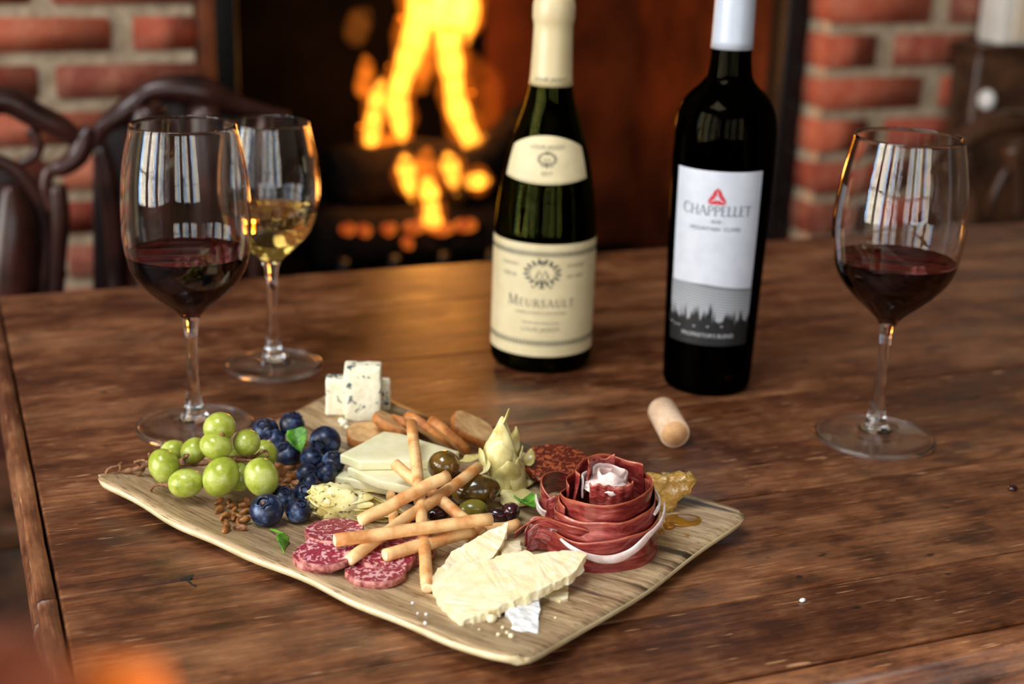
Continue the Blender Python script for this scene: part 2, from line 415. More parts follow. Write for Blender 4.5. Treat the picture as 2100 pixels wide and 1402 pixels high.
M_CORK = mottled('cork_side', (206, 172, 140), (226, 196, 166), 220, 0.75, bump=0.2)
M_CORK_END = mottled('cork_end', (196, 142, 92), (220, 170, 118), 160, 0.7, bump=0.4)
# ---- glass and liquids
def glass(name, col, rough=0.0, ior=1.48, absorb=None, dens=0.0):
    m = bpy.data.materials.new(name); m.use_nodes = True; n = m.node_tree.nodes; n.clear()
    o = n.new('ShaderNodeOutputMaterial'); g = n.new('ShaderNodeBsdfGlass')
    g.inputs['Color'].default_value = col; g.inputs['Roughness'].default_value = rough; g.inputs['IOR'].default_value = ior
    m.node_tree.links.new(g.outputs[0], o.inputs['Surface'])
    if dens:
        v = n.new('ShaderNodeVolumeAbsorption'); v.inputs['Color'].default_value = absorb; v.inputs['Density'].default_value = dens
        m.node_tree.links.new(v.outputs[0], o.inputs['Volume'])
    return m
M_GLASS = glass('clear_glass', (0.99, 0.99, 0.99, 1))
def foot_glass():
    m = glass('clear_foot_glass', (1, 1, 1, 1)); n = m.node_tree.nodes; o = [q for q in n if q.type == 'OUTPUT_MATERIAL'][0]; g = [q for q in n if q.type == 'BSDF_GLASS'][0]
    t = n.new('ShaderNodeBsdfTransparent'); mx = n.new('ShaderNodeMixShader'); mx.inputs[0].default_value = 0.6
    m.node_tree.links.new(t.outputs[0], mx.inputs[1]); m.node_tree.links.new(g.outputs[0], mx.inputs[2]); m.node_tree.links.new(mx.outputs[0], o.inputs['Surface']); return m
M_FOOT = foot_glass()
M_RIMGLASS = glass('foot_rim_glass', (1, 1, 1, 1), rough=0.12)
M_BOT1 = glass('olive_green_bottle_glass', (0.15, 0.16, 0.035, 1), ior=1.52)
M_BOT2 = glass('near_black_bottle_glass', (0.06, 0.05, 0.03, 1), ior=1.52)
M_RED = glass('red_wine', (0.7, 0.25, 0.25, 1), ior=1.345, absorb=(0.22, 0.004, 0.006, 1), dens=700)
M_WHITE = glass('white_wine', (1, 0.97, 0.80, 1), ior=1.345, absorb=(0.95, 0.78, 0.22, 1), dens=22)
# ---- paper, print
M_CREAM = mottled('cream_label_paper', (214, 197, 154), (222, 206, 164), 90, 0.55)
M_PAPER = mottled('white_label_paper', (188, 193, 206), (198, 203, 214), 90, 0.5)
M_INK = simple('grey_green_ink', (62, 66, 60), 0.6)
M_INKP = simple('pale_grey_ink', (128, 122, 100), 0.6)
M_INKG = simple('blue_grey_ink', (92, 100, 112), 0.6)
M_INKB = simple('black_print', (16, 17, 20), 0.5)
M_HILL = simple('mid_grey_print', (112, 116, 122), 0.5)
M_HILL2 = simple('pale_grey_print', (176, 180, 188), 0.5)
M_RUBY = simple('red_print', (190, 34, 48), 0.5)
M_CAPC = mottled('cream_foil', (200, 181, 138), (210, 192, 148), 40, 0.32, spec=0.6)
M_CAPW = mottled('white_foil', (174, 182, 196), (184, 191, 204), 40, 0.28, spec=0.6)
# ---- room
def brick_mat():
    m = Mat('red_brick'); oi = m.n.new('ShaderNodeObjectInfo'); v = m.coord(rnd=7.0)
    f = m.noise(26, 5, 0.65, v); g = m.noise(140, 4, 0.6, v)
    base = m.ramp(oi.outputs['Random'], [(0.0, lin(96, 48, 34)), (0.2, lin(170, 70, 42)), (0.5, lin(190, 90, 56)), (0.75, lin(164, 58, 40)), (1.0, lin(200, 116, 82))])
    c = m.mix(m.math('MULTIPLY', m.mask(f, 0.4, 0.75), 0.6), base, lin(206, 138, 108))
    c = m.mix(m.math('MULTIPLY', m.mask(g, 0.6, 0.45), 0.3), c, lin(90, 34, 24))
    m.set(color=c, rough=0.82); m.bump(g, 0.6, 0.003); return m.m
M_BRICK = brick_mat()
M_MORTAR = mottled('grey_mortar', (150, 130, 106), (186, 166, 140), 50, 0.95, bump=0.8, bdist=0.004)
M_PLASTER = mottled('warm_plaster', (120, 96, 76), (136, 110, 88), 8, 0.9)
M_FLOOR = mottled('dark_floor', (20, 15, 12), (36, 27, 22), 12, 0.6)
M_CEIL = simple('pale_ceiling', (150, 140, 126), 0.9)
M_IRON = mottled('black_iron', (12, 11, 12), (26, 24, 25), 60, 0.45, metal=0.4)
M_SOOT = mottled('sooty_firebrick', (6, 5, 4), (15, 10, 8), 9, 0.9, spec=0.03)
M_FIRELIT = mottled('firelit_firebox_brown', (60, 28, 12), (100, 48, 22), 7, 0.85, spec=0.05)  # fire's light on the right of the firebox, put into the colour
M_COPPER = mottled('rust_brown_metal', (104, 52, 26), (136, 70, 34), 30, 0.45, metal=0.3)
M_WIN = simple('window_frame_paint', (60, 52, 46), 0.5)
M_DARKWOOD = mottled('dark_polished_wood', (26, 11, 10), (66, 33, 27), 18, 0.28, spec=0.5)
M_DARKWOOD2 = mottled('dark_brown_wood', (40, 24, 16), (86, 56, 38), 18, 0.3, spec=0.5)
M_SHADE = mottled('dark_shade_fill', (22, 9, 8), (46, 20, 16), 14, 0.5)
M_OFFWHITE = mottled('off_white_paint', (214, 206, 194), (226, 220, 210), 20, 0.6)
M_BEIGE = simple('beige_panel', (214, 194, 170), 0.6)
M_BARK = mottled('charred_bark', (9, 7, 7), (30, 20, 15), 40, 0.95, spec=0.1, bump=0.9, bdist=0.006)
def flame_mat(name, col, strength):
    m = bpy.data.materials.new(name); m.use_nodes = True; n = m.node_tree.nodes; n.clear()
    o = n.new('ShaderNodeOutputMaterial'); e = n.new('ShaderNodeEmission')
    e.inputs[0].default_value = col; e.inputs[1].default_value = strength
    m.node_tree.links.new(e.outputs[0], o.inputs['Volume']); return m
M_FLAME = flame_mat('yellow_flame', (1.0, 0.34, 0.028, 1), 95)
M_FLAME2 = flame_mat('orange_flame', (1.0, 0.20, 0.012, 1), 24)
M_HALO = flame_mat('flame_edge', (1.0, 0.19, 0.010, 1), 9)
M_EMBER = Mat('glowing_ember'); _e = M_EMBER.noise(60, 3, 0.6)
M_EMBER.set(color=lin(40, 16, 8), rough=0.9)
M_EMBER.put(M_EMBER.p.inputs['Emission Color'], M_EMBER.ramp(_e, [(0.35, (0.3, 0.01, 0.0, 1)), (0.65, (1.0, 0.22, 0.02, 1))])); M_EMBER.p.inputs['Emission Strength'].default_value = 0.8
M_EMBER = M_EMBER.m
M_LEAF_O = mottled('orange_autumn_leaf', (226, 96, 16), (244, 128, 30), 30, 0.5)
M_LEAF_B = mottled('russet_autumn_leaf', (96, 44, 22), (132, 60, 28), 30, 0.5)
M_VASE = simple('dark_glazed_clay', (40, 34, 32), 0.3)

# ================================================================== the room
floor = tag(make('floor', *box(XL - 0.2, XR + 0.2, YF - 0.2, 2.75, -0.06, 0.0), M_FLOOR, smooth=False), 'dark wooden floor under the table', kind='structure')
tag(make('ceiling', *join(box(XL - 0.2, FILL_OPENING[0], YF - 0.2, 2.75, ZC, ZC + 0.06), box(FILL_OPENING[1], XR + 0.2, YF - 0.2, 2.75, ZC, ZC + 0.06), box(FILL_OPENING[0], FILL_OPENING[1], YF - 0.2, FILL_OPENING[2], ZC, ZC + 0.06), box(FILL_OPENING[0], FILL_OPENING[1], FILL_OPENING[3], 2.75, ZC, ZC + 0.06)), M_CEIL, smooth=False), 'pale ceiling of the room', kind='structure')
tag(make('wall_right', *box(XR, XR + 0.1, YF, 2.7, 0, ZC), M_PLASTER, smooth=False), 'plain plaster wall on the right', kind='structure')
def window_wall(name, along, wins, label):
    parts = []
    def b(a0, a1, z0, z1):
        parts.append(box(XL - 0.12, XL, a0, a1, z0, z1) if along == 'y' else box(a0, a1, YF - 0.12, YF, z0, z1))
    lo, hi = (YF - 0.12, 2.7) if along == 'y' else (XL, XR)
    b(lo, hi, 0, WZ0); b(lo, hi, WZ1, ZC)
    e = [lo] + [q for w in wins for q in w] + [hi]
    for i in range(0, len(e), 2): b(e[i], e[i + 1], WZ0, WZ1)
    w = tag(make(name, *join(*parts), M_PLASTER, smooth=False), label, kind='structure')
    for a0, a1 in wins:
        bars = []
        def bar(p0, p1, z0, z1):
            bars.append(box(XL - 0.07, XL - 0.02, p0, p1, z0, z1) if along == 'y' else box(p0, p1, YF - 0.07, YF - 0.02, z0, z1))
        for k in range(5):
            p = a0 + (a1 - a0)*k/4; bar(p - 0.045, p + 0.045, WZ0, WZ1)
        for z in (WZ0 + 0.02, WZ0 + 0.55, WZ1 - 0.02): bar(a0, a1, z - 0.02, z + 0.02)
        global NWIN
        NWIN += 1
        tag(make('window_%d' % NWIN, *join(*bars), M_WIN, smooth=False), 'dark window frame with narrow upright bars', kind='structure')
NWIN = 0
window_wall('wall_left', 'y', WIN_L, 'plaster wall with tall windows on the left')
window_wall('wall_front', 'x', WIN_F, 'plaster wall with tall windows behind the viewer')

# ---- the brick fireplace wall
OX0, OX1, OZ0, OZ1 = 0.333, 1.327, T - 0.45, T + 0.82
ym = YB + 0.007
wall = tag(make('wall_back', *join(box(XL, OX0 - 0.004, ym, ym + 0.12, 0, ZC), box(OX1 + 0.004, XR, ym, ym + 0.12, 0, ZC),
           box(OX0, OX1, ym, ym + 0.12, OZ1, ZC), box(OX0, OX1, ym, ym + 0.12, 0, OZ0)), M_MORTAR, smooth=False), 'red brick fireplace wall with wide grey mortar joints', kind='structure')
BV, BF = box(-0.5, 0.5, 0, 1, -0.5, 0.5)
def brick_mesh(k):
    bm = bmesh.new(); bmesh.ops.create_cube(bm, size=1)
    for v in bm.verts: v.co = Vector((v.co.x*0.195, v.co.y*0.095, v.co.z*0.05))
    bmesh.ops.bevel(bm, geom=bm.edges[:], offset=0.004, segments=2, affect='EDGES')
    for v in bm.verts: v.co += noise.noise_vector(v.co*22 + Vector((k*9, k, 0)))*0.0025
    me = bpy.data.meshes.new('brick'); bm.to_mesh(me); bm.free(); me.materials.append(M_BRICK)
    me.polygons.foreach_set('use_smooth', [True]*len(me.polygons)); return me
BRICKS = [brick_mesh(k) for k in range(5)]
def brick(x0, x1, zc, h):
    o = bpy.data.objects.new('brick', random.choice(BRICKS)); COL.objects.link(o); o.parent = wall
    o.location = Vector(((x0 + x1)/2, YB + 0.0475 + random.uniform(-0.001, 0.0015), zc)) - WLOC[wall.name]
    o.scale = ((x1 - x0)/0.195, 1, h/0.05)
def courses(side, zjoint, pitch, k0, k1):
    for k in range(k0, k1):
        zc = T + zjoint + pitch*(k + 0.5); h = pitch - 0.0165
        odd = k % 2
        if side == 'left':
            cut = OX0 - (0.083 if not odd else 0.184)
            xs = [(cut, OX0)]; x = cut - (0.029 if not odd else 0.022)
            while x > -0.62: xs.append((x - 0.195, x)); x -= 0.22
        else:
            cut = OX1 + (0.195 if not odd else 0.093)
            xs = [(OX1, cut)]; x = cut + 0.036
            while x < 2.35: xs.append((x, x + 0.197)); x += 0.232
        for a, b in xs: brick(a, b, zc, h)
courses('left', 0.127, 0.0605, -9, 9)
courses('right', 0.016, 0.0685, -7, 9)

# ---- fireplace insert
fp = empty('fireplace', (0.83, 2.3, 0), 'black framed open fireplace with a dark brown firebox', 'fireplace')
zt, zb_ = T + 0.80, T - 0.34
make('frame_bar', *box(0.357, 0.398, 2.0, 2.05, T - 0.45, zt, 0.003), M_IRON, fp)
make('frame_bar', *box(1.284, 1.327, 2.0, 2.05, T - 0.45, zt, 0.003), M_IRON, fp)
make('frame_bar', *box(0.357, 1.327, 2.0, 2.05, zt, OZ1 + 0.02, 0.003), M_IRON, fp)
make('sill_bar', *box(0.357, 1.327, 1.98, 2.05, T - 0.45, zb_, 0.003), M_IRON, fp)
make('trim_strip', *box(0.333, 0.3575, 1.952, 2.05, T - 0.45, OZ1, 0.002), M_COPPER, fp)
make('back_or_shade_panel', *box(0.98, 1.32, 2.552, 2.60, zb_, zt), M_FIRELIT, fp, smooth=False)
make('back_or_shade_panel', *box(0.40, 0.98, 2.56, 2.60, zb_, zt), M_SOOT, fp, smooth=False)
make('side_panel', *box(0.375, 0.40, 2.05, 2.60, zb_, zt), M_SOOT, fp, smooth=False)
make('side_panel', *box(1.30, 1.325, 2.05, 2.60, zb_, zt), M_FIRELIT, fp, smooth=False)
make('roof_panel', *box(0.375, 1.325, 2.05, 2.60, zt, zt + 0.02), M_SOOT, fp, smooth=False)
make('floor_panel', *box(0.375, 1.325, 2.05, 2.60, zb_ - 0.02, zb_), M_SOOT, fp, smooth=False)
make('base', *box(0.375, 1.325, 2.06, 2.60, 0, zb_ - 0.02), M_IRON, fp, smooth=False)

# ---- grate, logs, embers, fire
def bark(k, a): return 0.10*noise.noise(Vector((k*0.7, math.cos(a)*1.6, math.sin(a)*1.6 + k*0.2))) + 0.03*math.sin(a*9 + k)
grate = empty('fire_grate', (0.78, 2.25, zb_), 'black iron grate under the burning logs', 'grate')
for k in range(6):
    x = 0.58 + 0.085*k
    make('grate_bar', *tube([(x, 2.12, zb_ + 0.12), (x, 2.14, zb_ + 0.075), (x, 2.42, zb_ + 0.075)], 0.009, 8), M_IRON, grate)
for x in (0.60, 0.98):
    for y in (2.16, 2.40): make('leg', *tube([(x, y, zb_), (x, y, zb_ + 0.075)], 0.009, 8), M_IRON, grate)
for y in (2.18, 2.38): make('cross_bar', *tube([(0.56, y, zb_ + 0.068), (1.03, y, zb_ + 0.068)], 0.008, 8), M_IRON, grate)
LOGS = [((0.55, 2.20, T - 0.205), (1.02, 2.24, T - 0.215), 0.048, 'thick charred log lying at the front of the fire grate'),
        ((0.58, 2.36, T - 0.200), (1.02, 2.33, T - 0.205), 0.055, 'charred log lying at the back of the fire grate'),
        ((0.60, 2.27, T - 0.115), (0.93, 2.31, T - 0.105), 0.046, 'charred log resting across the two lower logs'),
        ((0.78, 2.20, T - 0.130), (1.00, 2.36, T - 0.04), 0.034, 'thin charred log leaning up through the flames')]
for a, b, r, lab in LOGS:
    a, b = Vector(a), Vector(b)
    tag(make('fire_log', *tube([a.lerp(b, t/10) for t in range(11)], [r*(1 + 0.08*math.sin(t*1.7)) for t in range(11)], 18, bark), M_BARK), lab, 'log', 'logs in the fireplace')
EMB = [(712, 471, 2.165), (746, 473, 2.165), (797, 470, 2.165), (850, 466, 2.165), (836, 497, 2.15), (905, 470, 2.165), (952, 462, 2.17), (890, 462, 2.165)]
for i, (x, y, Y) in enumerate(EMB):
    p = atY(x, y, Y)
    w_ = (0.014, 0.013, 0.013, 0.022, 0.010, 0.022, 0.022, 0.018)[i]
    tag(make('ember', *blob(p, (w_, 0.012, 0.011), None, 12, 8, lambda d: 0.25*noise.noise(d*2 + Vector((i*5, 0, 0)))), M_EMBER),
        ['small orange ember, leftmost at the foot of the fire', 'deep red ember beside the leftmost orange ember', 'dim orange ember between the red ember and the flames',
         'wide glowing ember below the left of the lower flames', 'lowest dim ember under the lower flames', 'wide glowing ember below the lowest flame',
         'rightmost dim glowing ember near the pale bottle', 'brightest ember touching the lowest flame'][i], 'ember', 'embers at the foot of the fire')
fire = empty('fire', (0.8, 2.28, T - 0.2), 'bright yellow and orange log fire in the fireplace', 'fire')
def tongue(pts, Y, mat=None, flat=1.0):
    pts = spline([(*p,) for p in pts], 4)
    path = [atY(x, y, Y + 0.012*math.sin(k*0.9)) for k, (x, y, w) in enumerate(pts)]
    sc = Y/math.cos(YAW)/F*1.02
    make('flame', *tube(path, [max(0.002, w/2*sc*(0.82 if mat is None else 1)) for x, y, w in pts], 12, lambda k, a: 0.12*math.sin(2*a + k*0.8)), mat or M_FLAME, fire)
    if mat is None: make('flame', *tube([p + Vector((0.002, 0.004, 0)) for p in path], [max(0.003, w/2*sc*1.35) for x, y, w in pts], 12, lambda k, a: 0.16*math.sin(2*a + k*1.1)), M_HALO, fire)
Yf = 2.27
tongue([(757, 322, 20), (762, 280, 40), (768, 230, 40), (776, 190, 34), (784, 160, 8)], Yf)
tongue([(748, 205, 10), (744, 180, 36), (752, 140, 34), (748, 112, 6)], Yf + 0.03, M_FLAME2)
tongue([(742, 320, 30), (775, 318, 70), (815, 300, 60), (838, 270, 20)], Yf + 0.05, M_FLAME2)
tongue([(826, 292, 14), (822, 255, 46), (814, 205, 54), (828, 150, 54), (846, 95, 62), (862, 40, 78), (880, -20, 90), (900, -80, 60), (915, -130, 10)], Yf)
tongue([(868, 190, 14), (870, 140, 40), (866, 95, 34), (862, 60, 10)], Yf - 0.03, M_FLAME2)
tongue([(975, 322, 20), (972, 300, 48), (950, 255, 56), (934, 205, 52), (928, 150, 56), (920, 95, 60), (922, 40, 84), (930, -20, 80), (925, -90, 20)], Yf)
tongue([(1000, 318, 12), (1001, 298, 34), (990, 278, 10)], Yf)
tongue([(960, 90, 8), (962, 50, 40), (958, 0, 60), (950, -60, 20)], Yf + 0.03)
tongue([(1020, 290, 20), (1004, 230, 60), (985, 170, 80), (965, 120, 40)], Yf + 0.08, flame_mat('dim_orange_glow', (1.0, 0.16, 0.01, 1), 3.5))  # soft orange glow behind the flames, drawn as a dim emissive volume
tongue([(725, 90, 10), (728, 70, 50), (740, 40, 50), (760, 20, 8)], Yf + 0.10, flame_mat('dim_flame', (1.0, 0.25, 0.03, 1), 3.0))
tongue([(845, 412, 10), (838, 375, 40), (832, 340, 44), (830, 318, 8)], Yf - 0.10)
tongue([(880, 412, 30), (876, 370, 44), (872, 330, 46), (880, 305, 8)], Yf - 0.09, M_FLAME2)
tongue([(893, 474, 14), (886, 452, 48), (884, 415, 40), (878, 385, 44), (874, 365, 6)], Yf - 0.11)
tongue([(938, 400, 8), (930, 365, 40), (922, 335, 44), (918, 314, 8)], Yf - 0.09)
tongue([(945, 372, 8), (965, 371, 38), (985, 371, 42), (1004, 370, 8)], Yf - 0.09)
for (x, y, Y, p) in ((850, 150, Yf, 1.7), (935, 180, Yf, 1.7), (890, 400, Yf - 0.13, 0.9), (900, -60, Yf, 1.5)):
    l = bpy.data.lights.new('fire_glow', 'POINT'); l.energy = p; l.color = (1.0, 0.40, 0.08); l.shadow_soft_size = 0.035
    o = bpy.data.objects.new('fire_glow', l); COL.objects.link(o); o.location = atY(x, y, Y)

ch = empty('added_dark_box', (0.0, 1.42, 0), 'added dark wooden box hiding the lit floor beyond the left end of the table', 'added_box')  # added to keep the lit floor past the table end dark
make('body', *box(-0.60, 0.30, 1.325, 1.49, 0, 0.50, 0.006), M_DARKWOOD2, ch)
make('lid', *box(-0.61, 0.31, 1.318, 1.495, 0.50, 0.525, 0.004), M_DARKWOOD2, ch)
# ---- carved chairs and the white box in the background
def rail(pts, Y, n=5):
    q = spline(pts, n); sc = Y/math.cos(YAW)/F
    return tube([atY(x, y, Y) for x, y, w in q], [w/2*sc for x, y, w in q], 10)
def chair(name, label, cx, Y, w, mat, rails, seatdir=1):
    c = empty(name, (cx, Y, 0), label, 'chair')
    for nm, pts in rails: make(nm, *rail(pts, Y), mat, c)
    sz = 0.45
    make('seat', *box(cx - w/2, cx + w/2, min(Y, Y + seatdir*0.30), max(Y, Y + seatdir*0.30), sz - 0.04, sz, 0.01), mat, c)
    for s in (-1, 1):
        x = cx + s*(w/2 - 0.03)
        make('leg', *tube([(x, Y, 0), (x, Y, sz), (x, Y, T - 0.20), (x, Y, T - 0.13)], [0.018, 0.022, 0.02, 0.016], 8), mat, c)
        make('leg', *tube([(x, Y + seatdir*0.27, 0), (x, Y + seatdir*0.27, 0.2), (x, Y + seatdir*0.27, sz - 0.03)], [0.014, 0.026, 0.02], 8), mat, c)
    return c
CH_A = chair('carved_chair', 'dark carved wooden chair with looping back at the far left of the fireplace', -0.05, 1.56, 0.34, M_DARKWOOD,
      [('crest_rail', [(-60, 215, 60), (10, 205, 52), (70, 235, 48), (125, 262, 44), (160, 290, 30)]),
       ('scroll', [(185, 262, 24), (172, 285, 40), (160, 318, 42), (130, 342, 36), (100, 352, 26), (92, 395, 26), (104, 430, 30)]),
       ('stile', [(60, 265, 22), (78, 290, 24), (72, 318, 20), (40, 335, 18)]),
       ('back_loop', [(-40, 318, 24), (20, 340, 26), (62, 382, 28), (90, 440, 28), (98, 500, 26), (92, 560, 26), (88, 620, 26)]),
       ('stile', [(118, 380, 34), (122, 450, 40), (118, 520, 36), (112, 620, 34)]),
       ('splat', [(20, 380, 30), (25, 450, 70), (22, 540, 90), (20, 640, 90)]),  # wide splat added where only shaded brick shows through the loop
       ('knob', [(96, 556, 8), (118, 562, 26), (138, 562, 10)])])
CH_B = chair('carved_chair', 'dark carved wooden chair behind the two left wine glasses', 0.37, 1.60, 0.40, M_DARKWOOD,
      [('crest_rail', [(196, 300, 26), (210, 262, 34), (250, 232, 46), (282, 205, 40), (310, 186, 44), (360, 182, 56), (420, 190, 60), (470, 212, 44), (530, 228, 34), (590, 240, 24)]),
       ('splat', [(300, 215, 60), (310, 300, 110), (320, 400, 120), (320, 520, 110), (320, 640, 110)]),
       ('splat', [(420, 215, 60), (425, 320, 90), (430, 430, 100), (430, 540, 90), (430, 640, 90)]),
       ('stile', [(205, 300, 30), (222, 380, 36), (232, 460, 34), (240, 560, 34), (240, 640, 34)]),
       ('stile', [(540, 240, 34), (535, 340, 44), (530, 440, 44), (525, 560, 40), (525, 640, 40)])])
chair('carved_chair', 'dark brown carved chair beside the right brick wall', 1.48, 1.54, 0.42, M_DARKWOOD2,
      [('crest_rail', [(1905, 352, 24), (1935, 318, 46), (1975, 290, 56), (2020, 262, 60), (2070, 250, 60), (2130, 255, 50)]),
       ('splat', [(1968, 330, 50), (1985, 380, 44), (1990, 430, 46), (1992, 520, 50)]),
       ('scroll', [(2028, 450, 24), (2040, 395, 28), (2062, 352, 28), (2090, 334, 24), (2130, 330, 24)]),
       ('stile', [(2075, 300, 50), (2085, 380, 40), (2090, 520, 40)])])
for ch_, Y_, poly in ((CH_A, 1.585, [(-60, 335), (30, 350), (72, 400), (92, 470), (88, 650), (-60, 650)]), (CH_B, 1.625, [(192, 300), (250, 240), (330, 205), (440, 208), (548, 245), (545, 660), (192, 660)])):
    make('back_or_shade_panel', *prism([atY(x, y, Y_) for x, y in poly], 0.012, 0.002, 0, 0, down=(0, 1, 0)), M_SHADE, ch_)  # dark panels stand in for the shade on the brick behind
cab = empty('dark_cabinet', (1.85, 1.89, 0), 'dark brown wooden post cabinet at the right end of the brick wall', 'cabinet')
pA, pB = atY(2012, 150, 1.85), atY(2180, 150, 1.85)
zc_ = atY(2060, 92, 1.86).z
make('body', *box(pA.x, pB.x + 0.2, 1.86, 1.925, 0, zc_ - 0.012, 0.006), M_DARKWOOD2, cab)
make('top', *box(pA.x - 0.006, pB.x + 0.21, 1.852, 1.93, zc_ - 0.012, zc_, 0.003), M_DARKWOOD2, cab)
kn = atY(2024, 205, 1.845)
make('knob', *blob((kn.x, 1.846, kn.z), (0.013, 0.016, 0.017)), simple('pale_highlight', (226, 222, 220), 0.2), cab)  # pale colour of the knob carries a small specular highlight
wb = empty('white_box', (1.85, 1.89, zc_), 'white box with a beige front on top of the dark cabinet', 'box')
x0 = atY(2056, 60, 1.862).x
make('body', *box(x0, x0 + 0.26, 1.862, 1.922, zc_, zc_ + 0.3, 0.004), M_OFFWHITE, wb)
make('front_panel', *box(x0 + 0.022, x0 + 0.24, 1.858, 1.8625, zc_ + 0.008, zc_ + 0.29, 0.001), M_BEIGE, wb)

# ================================================================== the table
TX0, TX1 = 0.0385, 1.75
YJ = [0.524, 0.593, 0.711, 0.87, 1.03, 1.18, 1.297]
table = empty('table', (0.9, 0.9, 0), 'old worn brown wooden plank table with moulded edge', 'table')
for a, b in zip(YJ, YJ[1:]):
    V, Fc = box(TX0, TX1, a + 0.0006, b - 0.0006, T - 0.035, T, 0.0014)
    make('plank', V, Fc, M_TABLE, table, smooth=False)
def profile_x(prof, x0, x1):       # a moulding that runs along x
    n = len(prof); V = [Vector((x0, y, z)) for y, z in prof] + [Vector((x1, y, z)) for y, z in prof]
    return V, [list(range(n))[::-1], list(range(n, 2*n))] + [[i, (i + 1) % n, n + (i + 1) % n, n + i] for i in range(n)]
edge = [(0.0, -0.0022), (0.0006, -0.0008), (0.0022, 0.0), (0.008, 0.0), (0.0098, -0.0012), (0.0104, -0.004), (0.0104, -0.013), (0.0118, -0.014), (0.0130, -0.020), (0.0112, -0.031), (0.006, -0.036), (0, -0.036)]
def mould(y0, y1):
    prof = [(-d, z) for d, z in edge]; n = len(prof); k = 24
    V, Fc = [], []
    for j in range(k + 1):
        y = y0 + (y1 - y0)*j/k
        for d, z in prof:
            w = noise.noise(Vector((y*30, d*200, z*200)))*0.0005
            V.append(Vector((TX0 - 0.0014 + d + w, y, T + z + w*0.5)))
    for j in range(k):
        for i in range(n): Fc.append([j*n + i, j*n + (i + 1) % n, (j + 1)*n + (i + 1) % n, (j + 1)*n + i])
    Fc += [list(range(n)), list(range(k*n, k*n + n))[::-1]]
    return V, Fc
make('end_moulding', *mould(0.50, 0.7105), M_TABLE_Y, table)
make('end_moulding', *mould(0.7115, 1.297), M_TABLE_Y, table)
make('front_moulding', *profile_x([(YJ[0] - 0.001 - d*2.2, T + z) for d, z in edge], TX0 - 0.01, TX1), M_TABLE, table)
for poly in ([(1715, 400), (1790, 370), (1840, 355), (1830, 385), (1800, 410), (1765, 412)], [(1765, 406), (1800, 412), (1830, 448), (1875, 462), (1862, 480), (1812, 452)]):
    make('gouge', *prism([at(x/4.64, 1100 + y/4.64, 0.0002) for x, y in poly], 0.0008, 0.0, 0, 0), M_INKB, table, smooth=False)
for x in (0.07, 1.66):
    for y in (0.55, 1.22):
        make('leg', *box(x, x + 0.07, y, y + 0.06, 0, T - 0.036, 0.004), M_DARKWOOD2, table)
make('apron', *box(0.09, 1.70, 0.56, 0.58, T - 0.12, T - 0.036), M_DARKWOOD2, table, smooth=False)
make('apron', *box(0.09, 1.70, 1.24, 1.26, T - 0.12, T - 0.036), M_DARKWOOD2, table, smooth=False)
make('apron', *box(0.08, 0.10, 0.58, 1.24, T - 0.12, T - 0.036), M_DARKWOOD2, table, smooth=False)

# ================================================================== wine glasses
def glass_prof(pts, z): 
    for (r0, z0), (r1, z1) in zip(pts, pts[1:]):
        if z0 <= z <= z1 and z1 > z0: return r0 + (r1 - r0)*(z - z0)/(z1 - z0)
    return pts[-1][0]
def wine_glass(px, py, rb, stem, bowl, level, wine, glass_label, wine_label_mat):
    c = at(px, py)
    g = empty('wine_glass', c, glass_label, 'wine glass')
    zs = bowl[0][1]
    foot = [(0.0, 0.0004), (rb*0.5, 0.0002), (rb - 0.0040, 0.0002), (rb - 0.0030, 0.0010), (rb - 0.0030, 0.0024), (rb - 0.005, 0.0030), (rb*0.72, 0.0036), (rb*0.42, 0.0048), (rb*0.28, 0.0072), (0.0082, 0.0110), (0.0066, 0.0155)]
    st = [(0.0050, stem*0.30), (0.0041, stem*0.42), (0.0037, stem*0.62), (0.0041, stem*0.82), (0.0054, stem*0.94), (0.0072, stem*0.985)]
    out = foot + st + spline(bowl, 8)
    up = spline(bowl, 8)
    inn = [(max(0.0, r - 0.0011), z) for r, z in up if z > zs + 0.0035]
    rim = [(up[-1][0] - 0.0003, up[-1][1] + 0.0006), (up[-1][0] - 0.0009, up[-1][1] + 0.0005)]
    prof = out + rim + inn[::-1] + [(inn[0][0]*0.6, zs + 0.0030), (0.0, zs + 0.0026)]
    cut = len(foot) - 3                        # the flat foot is a part of its own, the stem and bowl another
    make('foot_rim', *lathe([(rb - 0.0022, 0.0002), (rb - 0.0006, 0.0006), (rb + 0.0002, 0.0018), (rb - 0.0004, 0.0030), (rb - 0.0020, 0.0036), (rb - 0.0032, 0.0030), (rb - 0.0034, 0.0016), (rb - 0.0022, 0.0002)], 72, c), M_RIMGLASS, g)
    make('foot', *lathe(foot[:cut + 1] + [(foot[cut][0]*0.999, 0.0005), (0.0, 0.0004)], 72, c), M_FOOT, g)
    make('glass_body', *lathe([(0.0, foot[cut][1]*0.8)] + prof[cut:], 64, c), M_GLASS, g)
    w = [(r + 0.0003, z) for r, z in inn if z < level]
    rl = glass_prof(inn, level)
    wp = [(0, zs + 0.0022), (inn[0][0]*0.6, zs + 0.0027)] + w + [(rl + 0.0003, level), (rl - 0.0007, level - 0.0004), (rl - 0.003, level - 0.0007), (0, level - 0.0007)]
    make('wine', *lathe(wp, 64, c), wine, g)
wine_glass(400, 877, 0.0406, 0.0835, [(0.0074, 0.0825), (0.0115, 0.0868), (0.0246, 0.0977), (0.0360, 0.1113), (0.0408, 0.1264), (0.0424, 0.1480), (0.0405, 0.1808), (0.0342, 0.2112)], 0.1264, M_RED,
           'wine glass of red wine standing behind the green grapes', None)
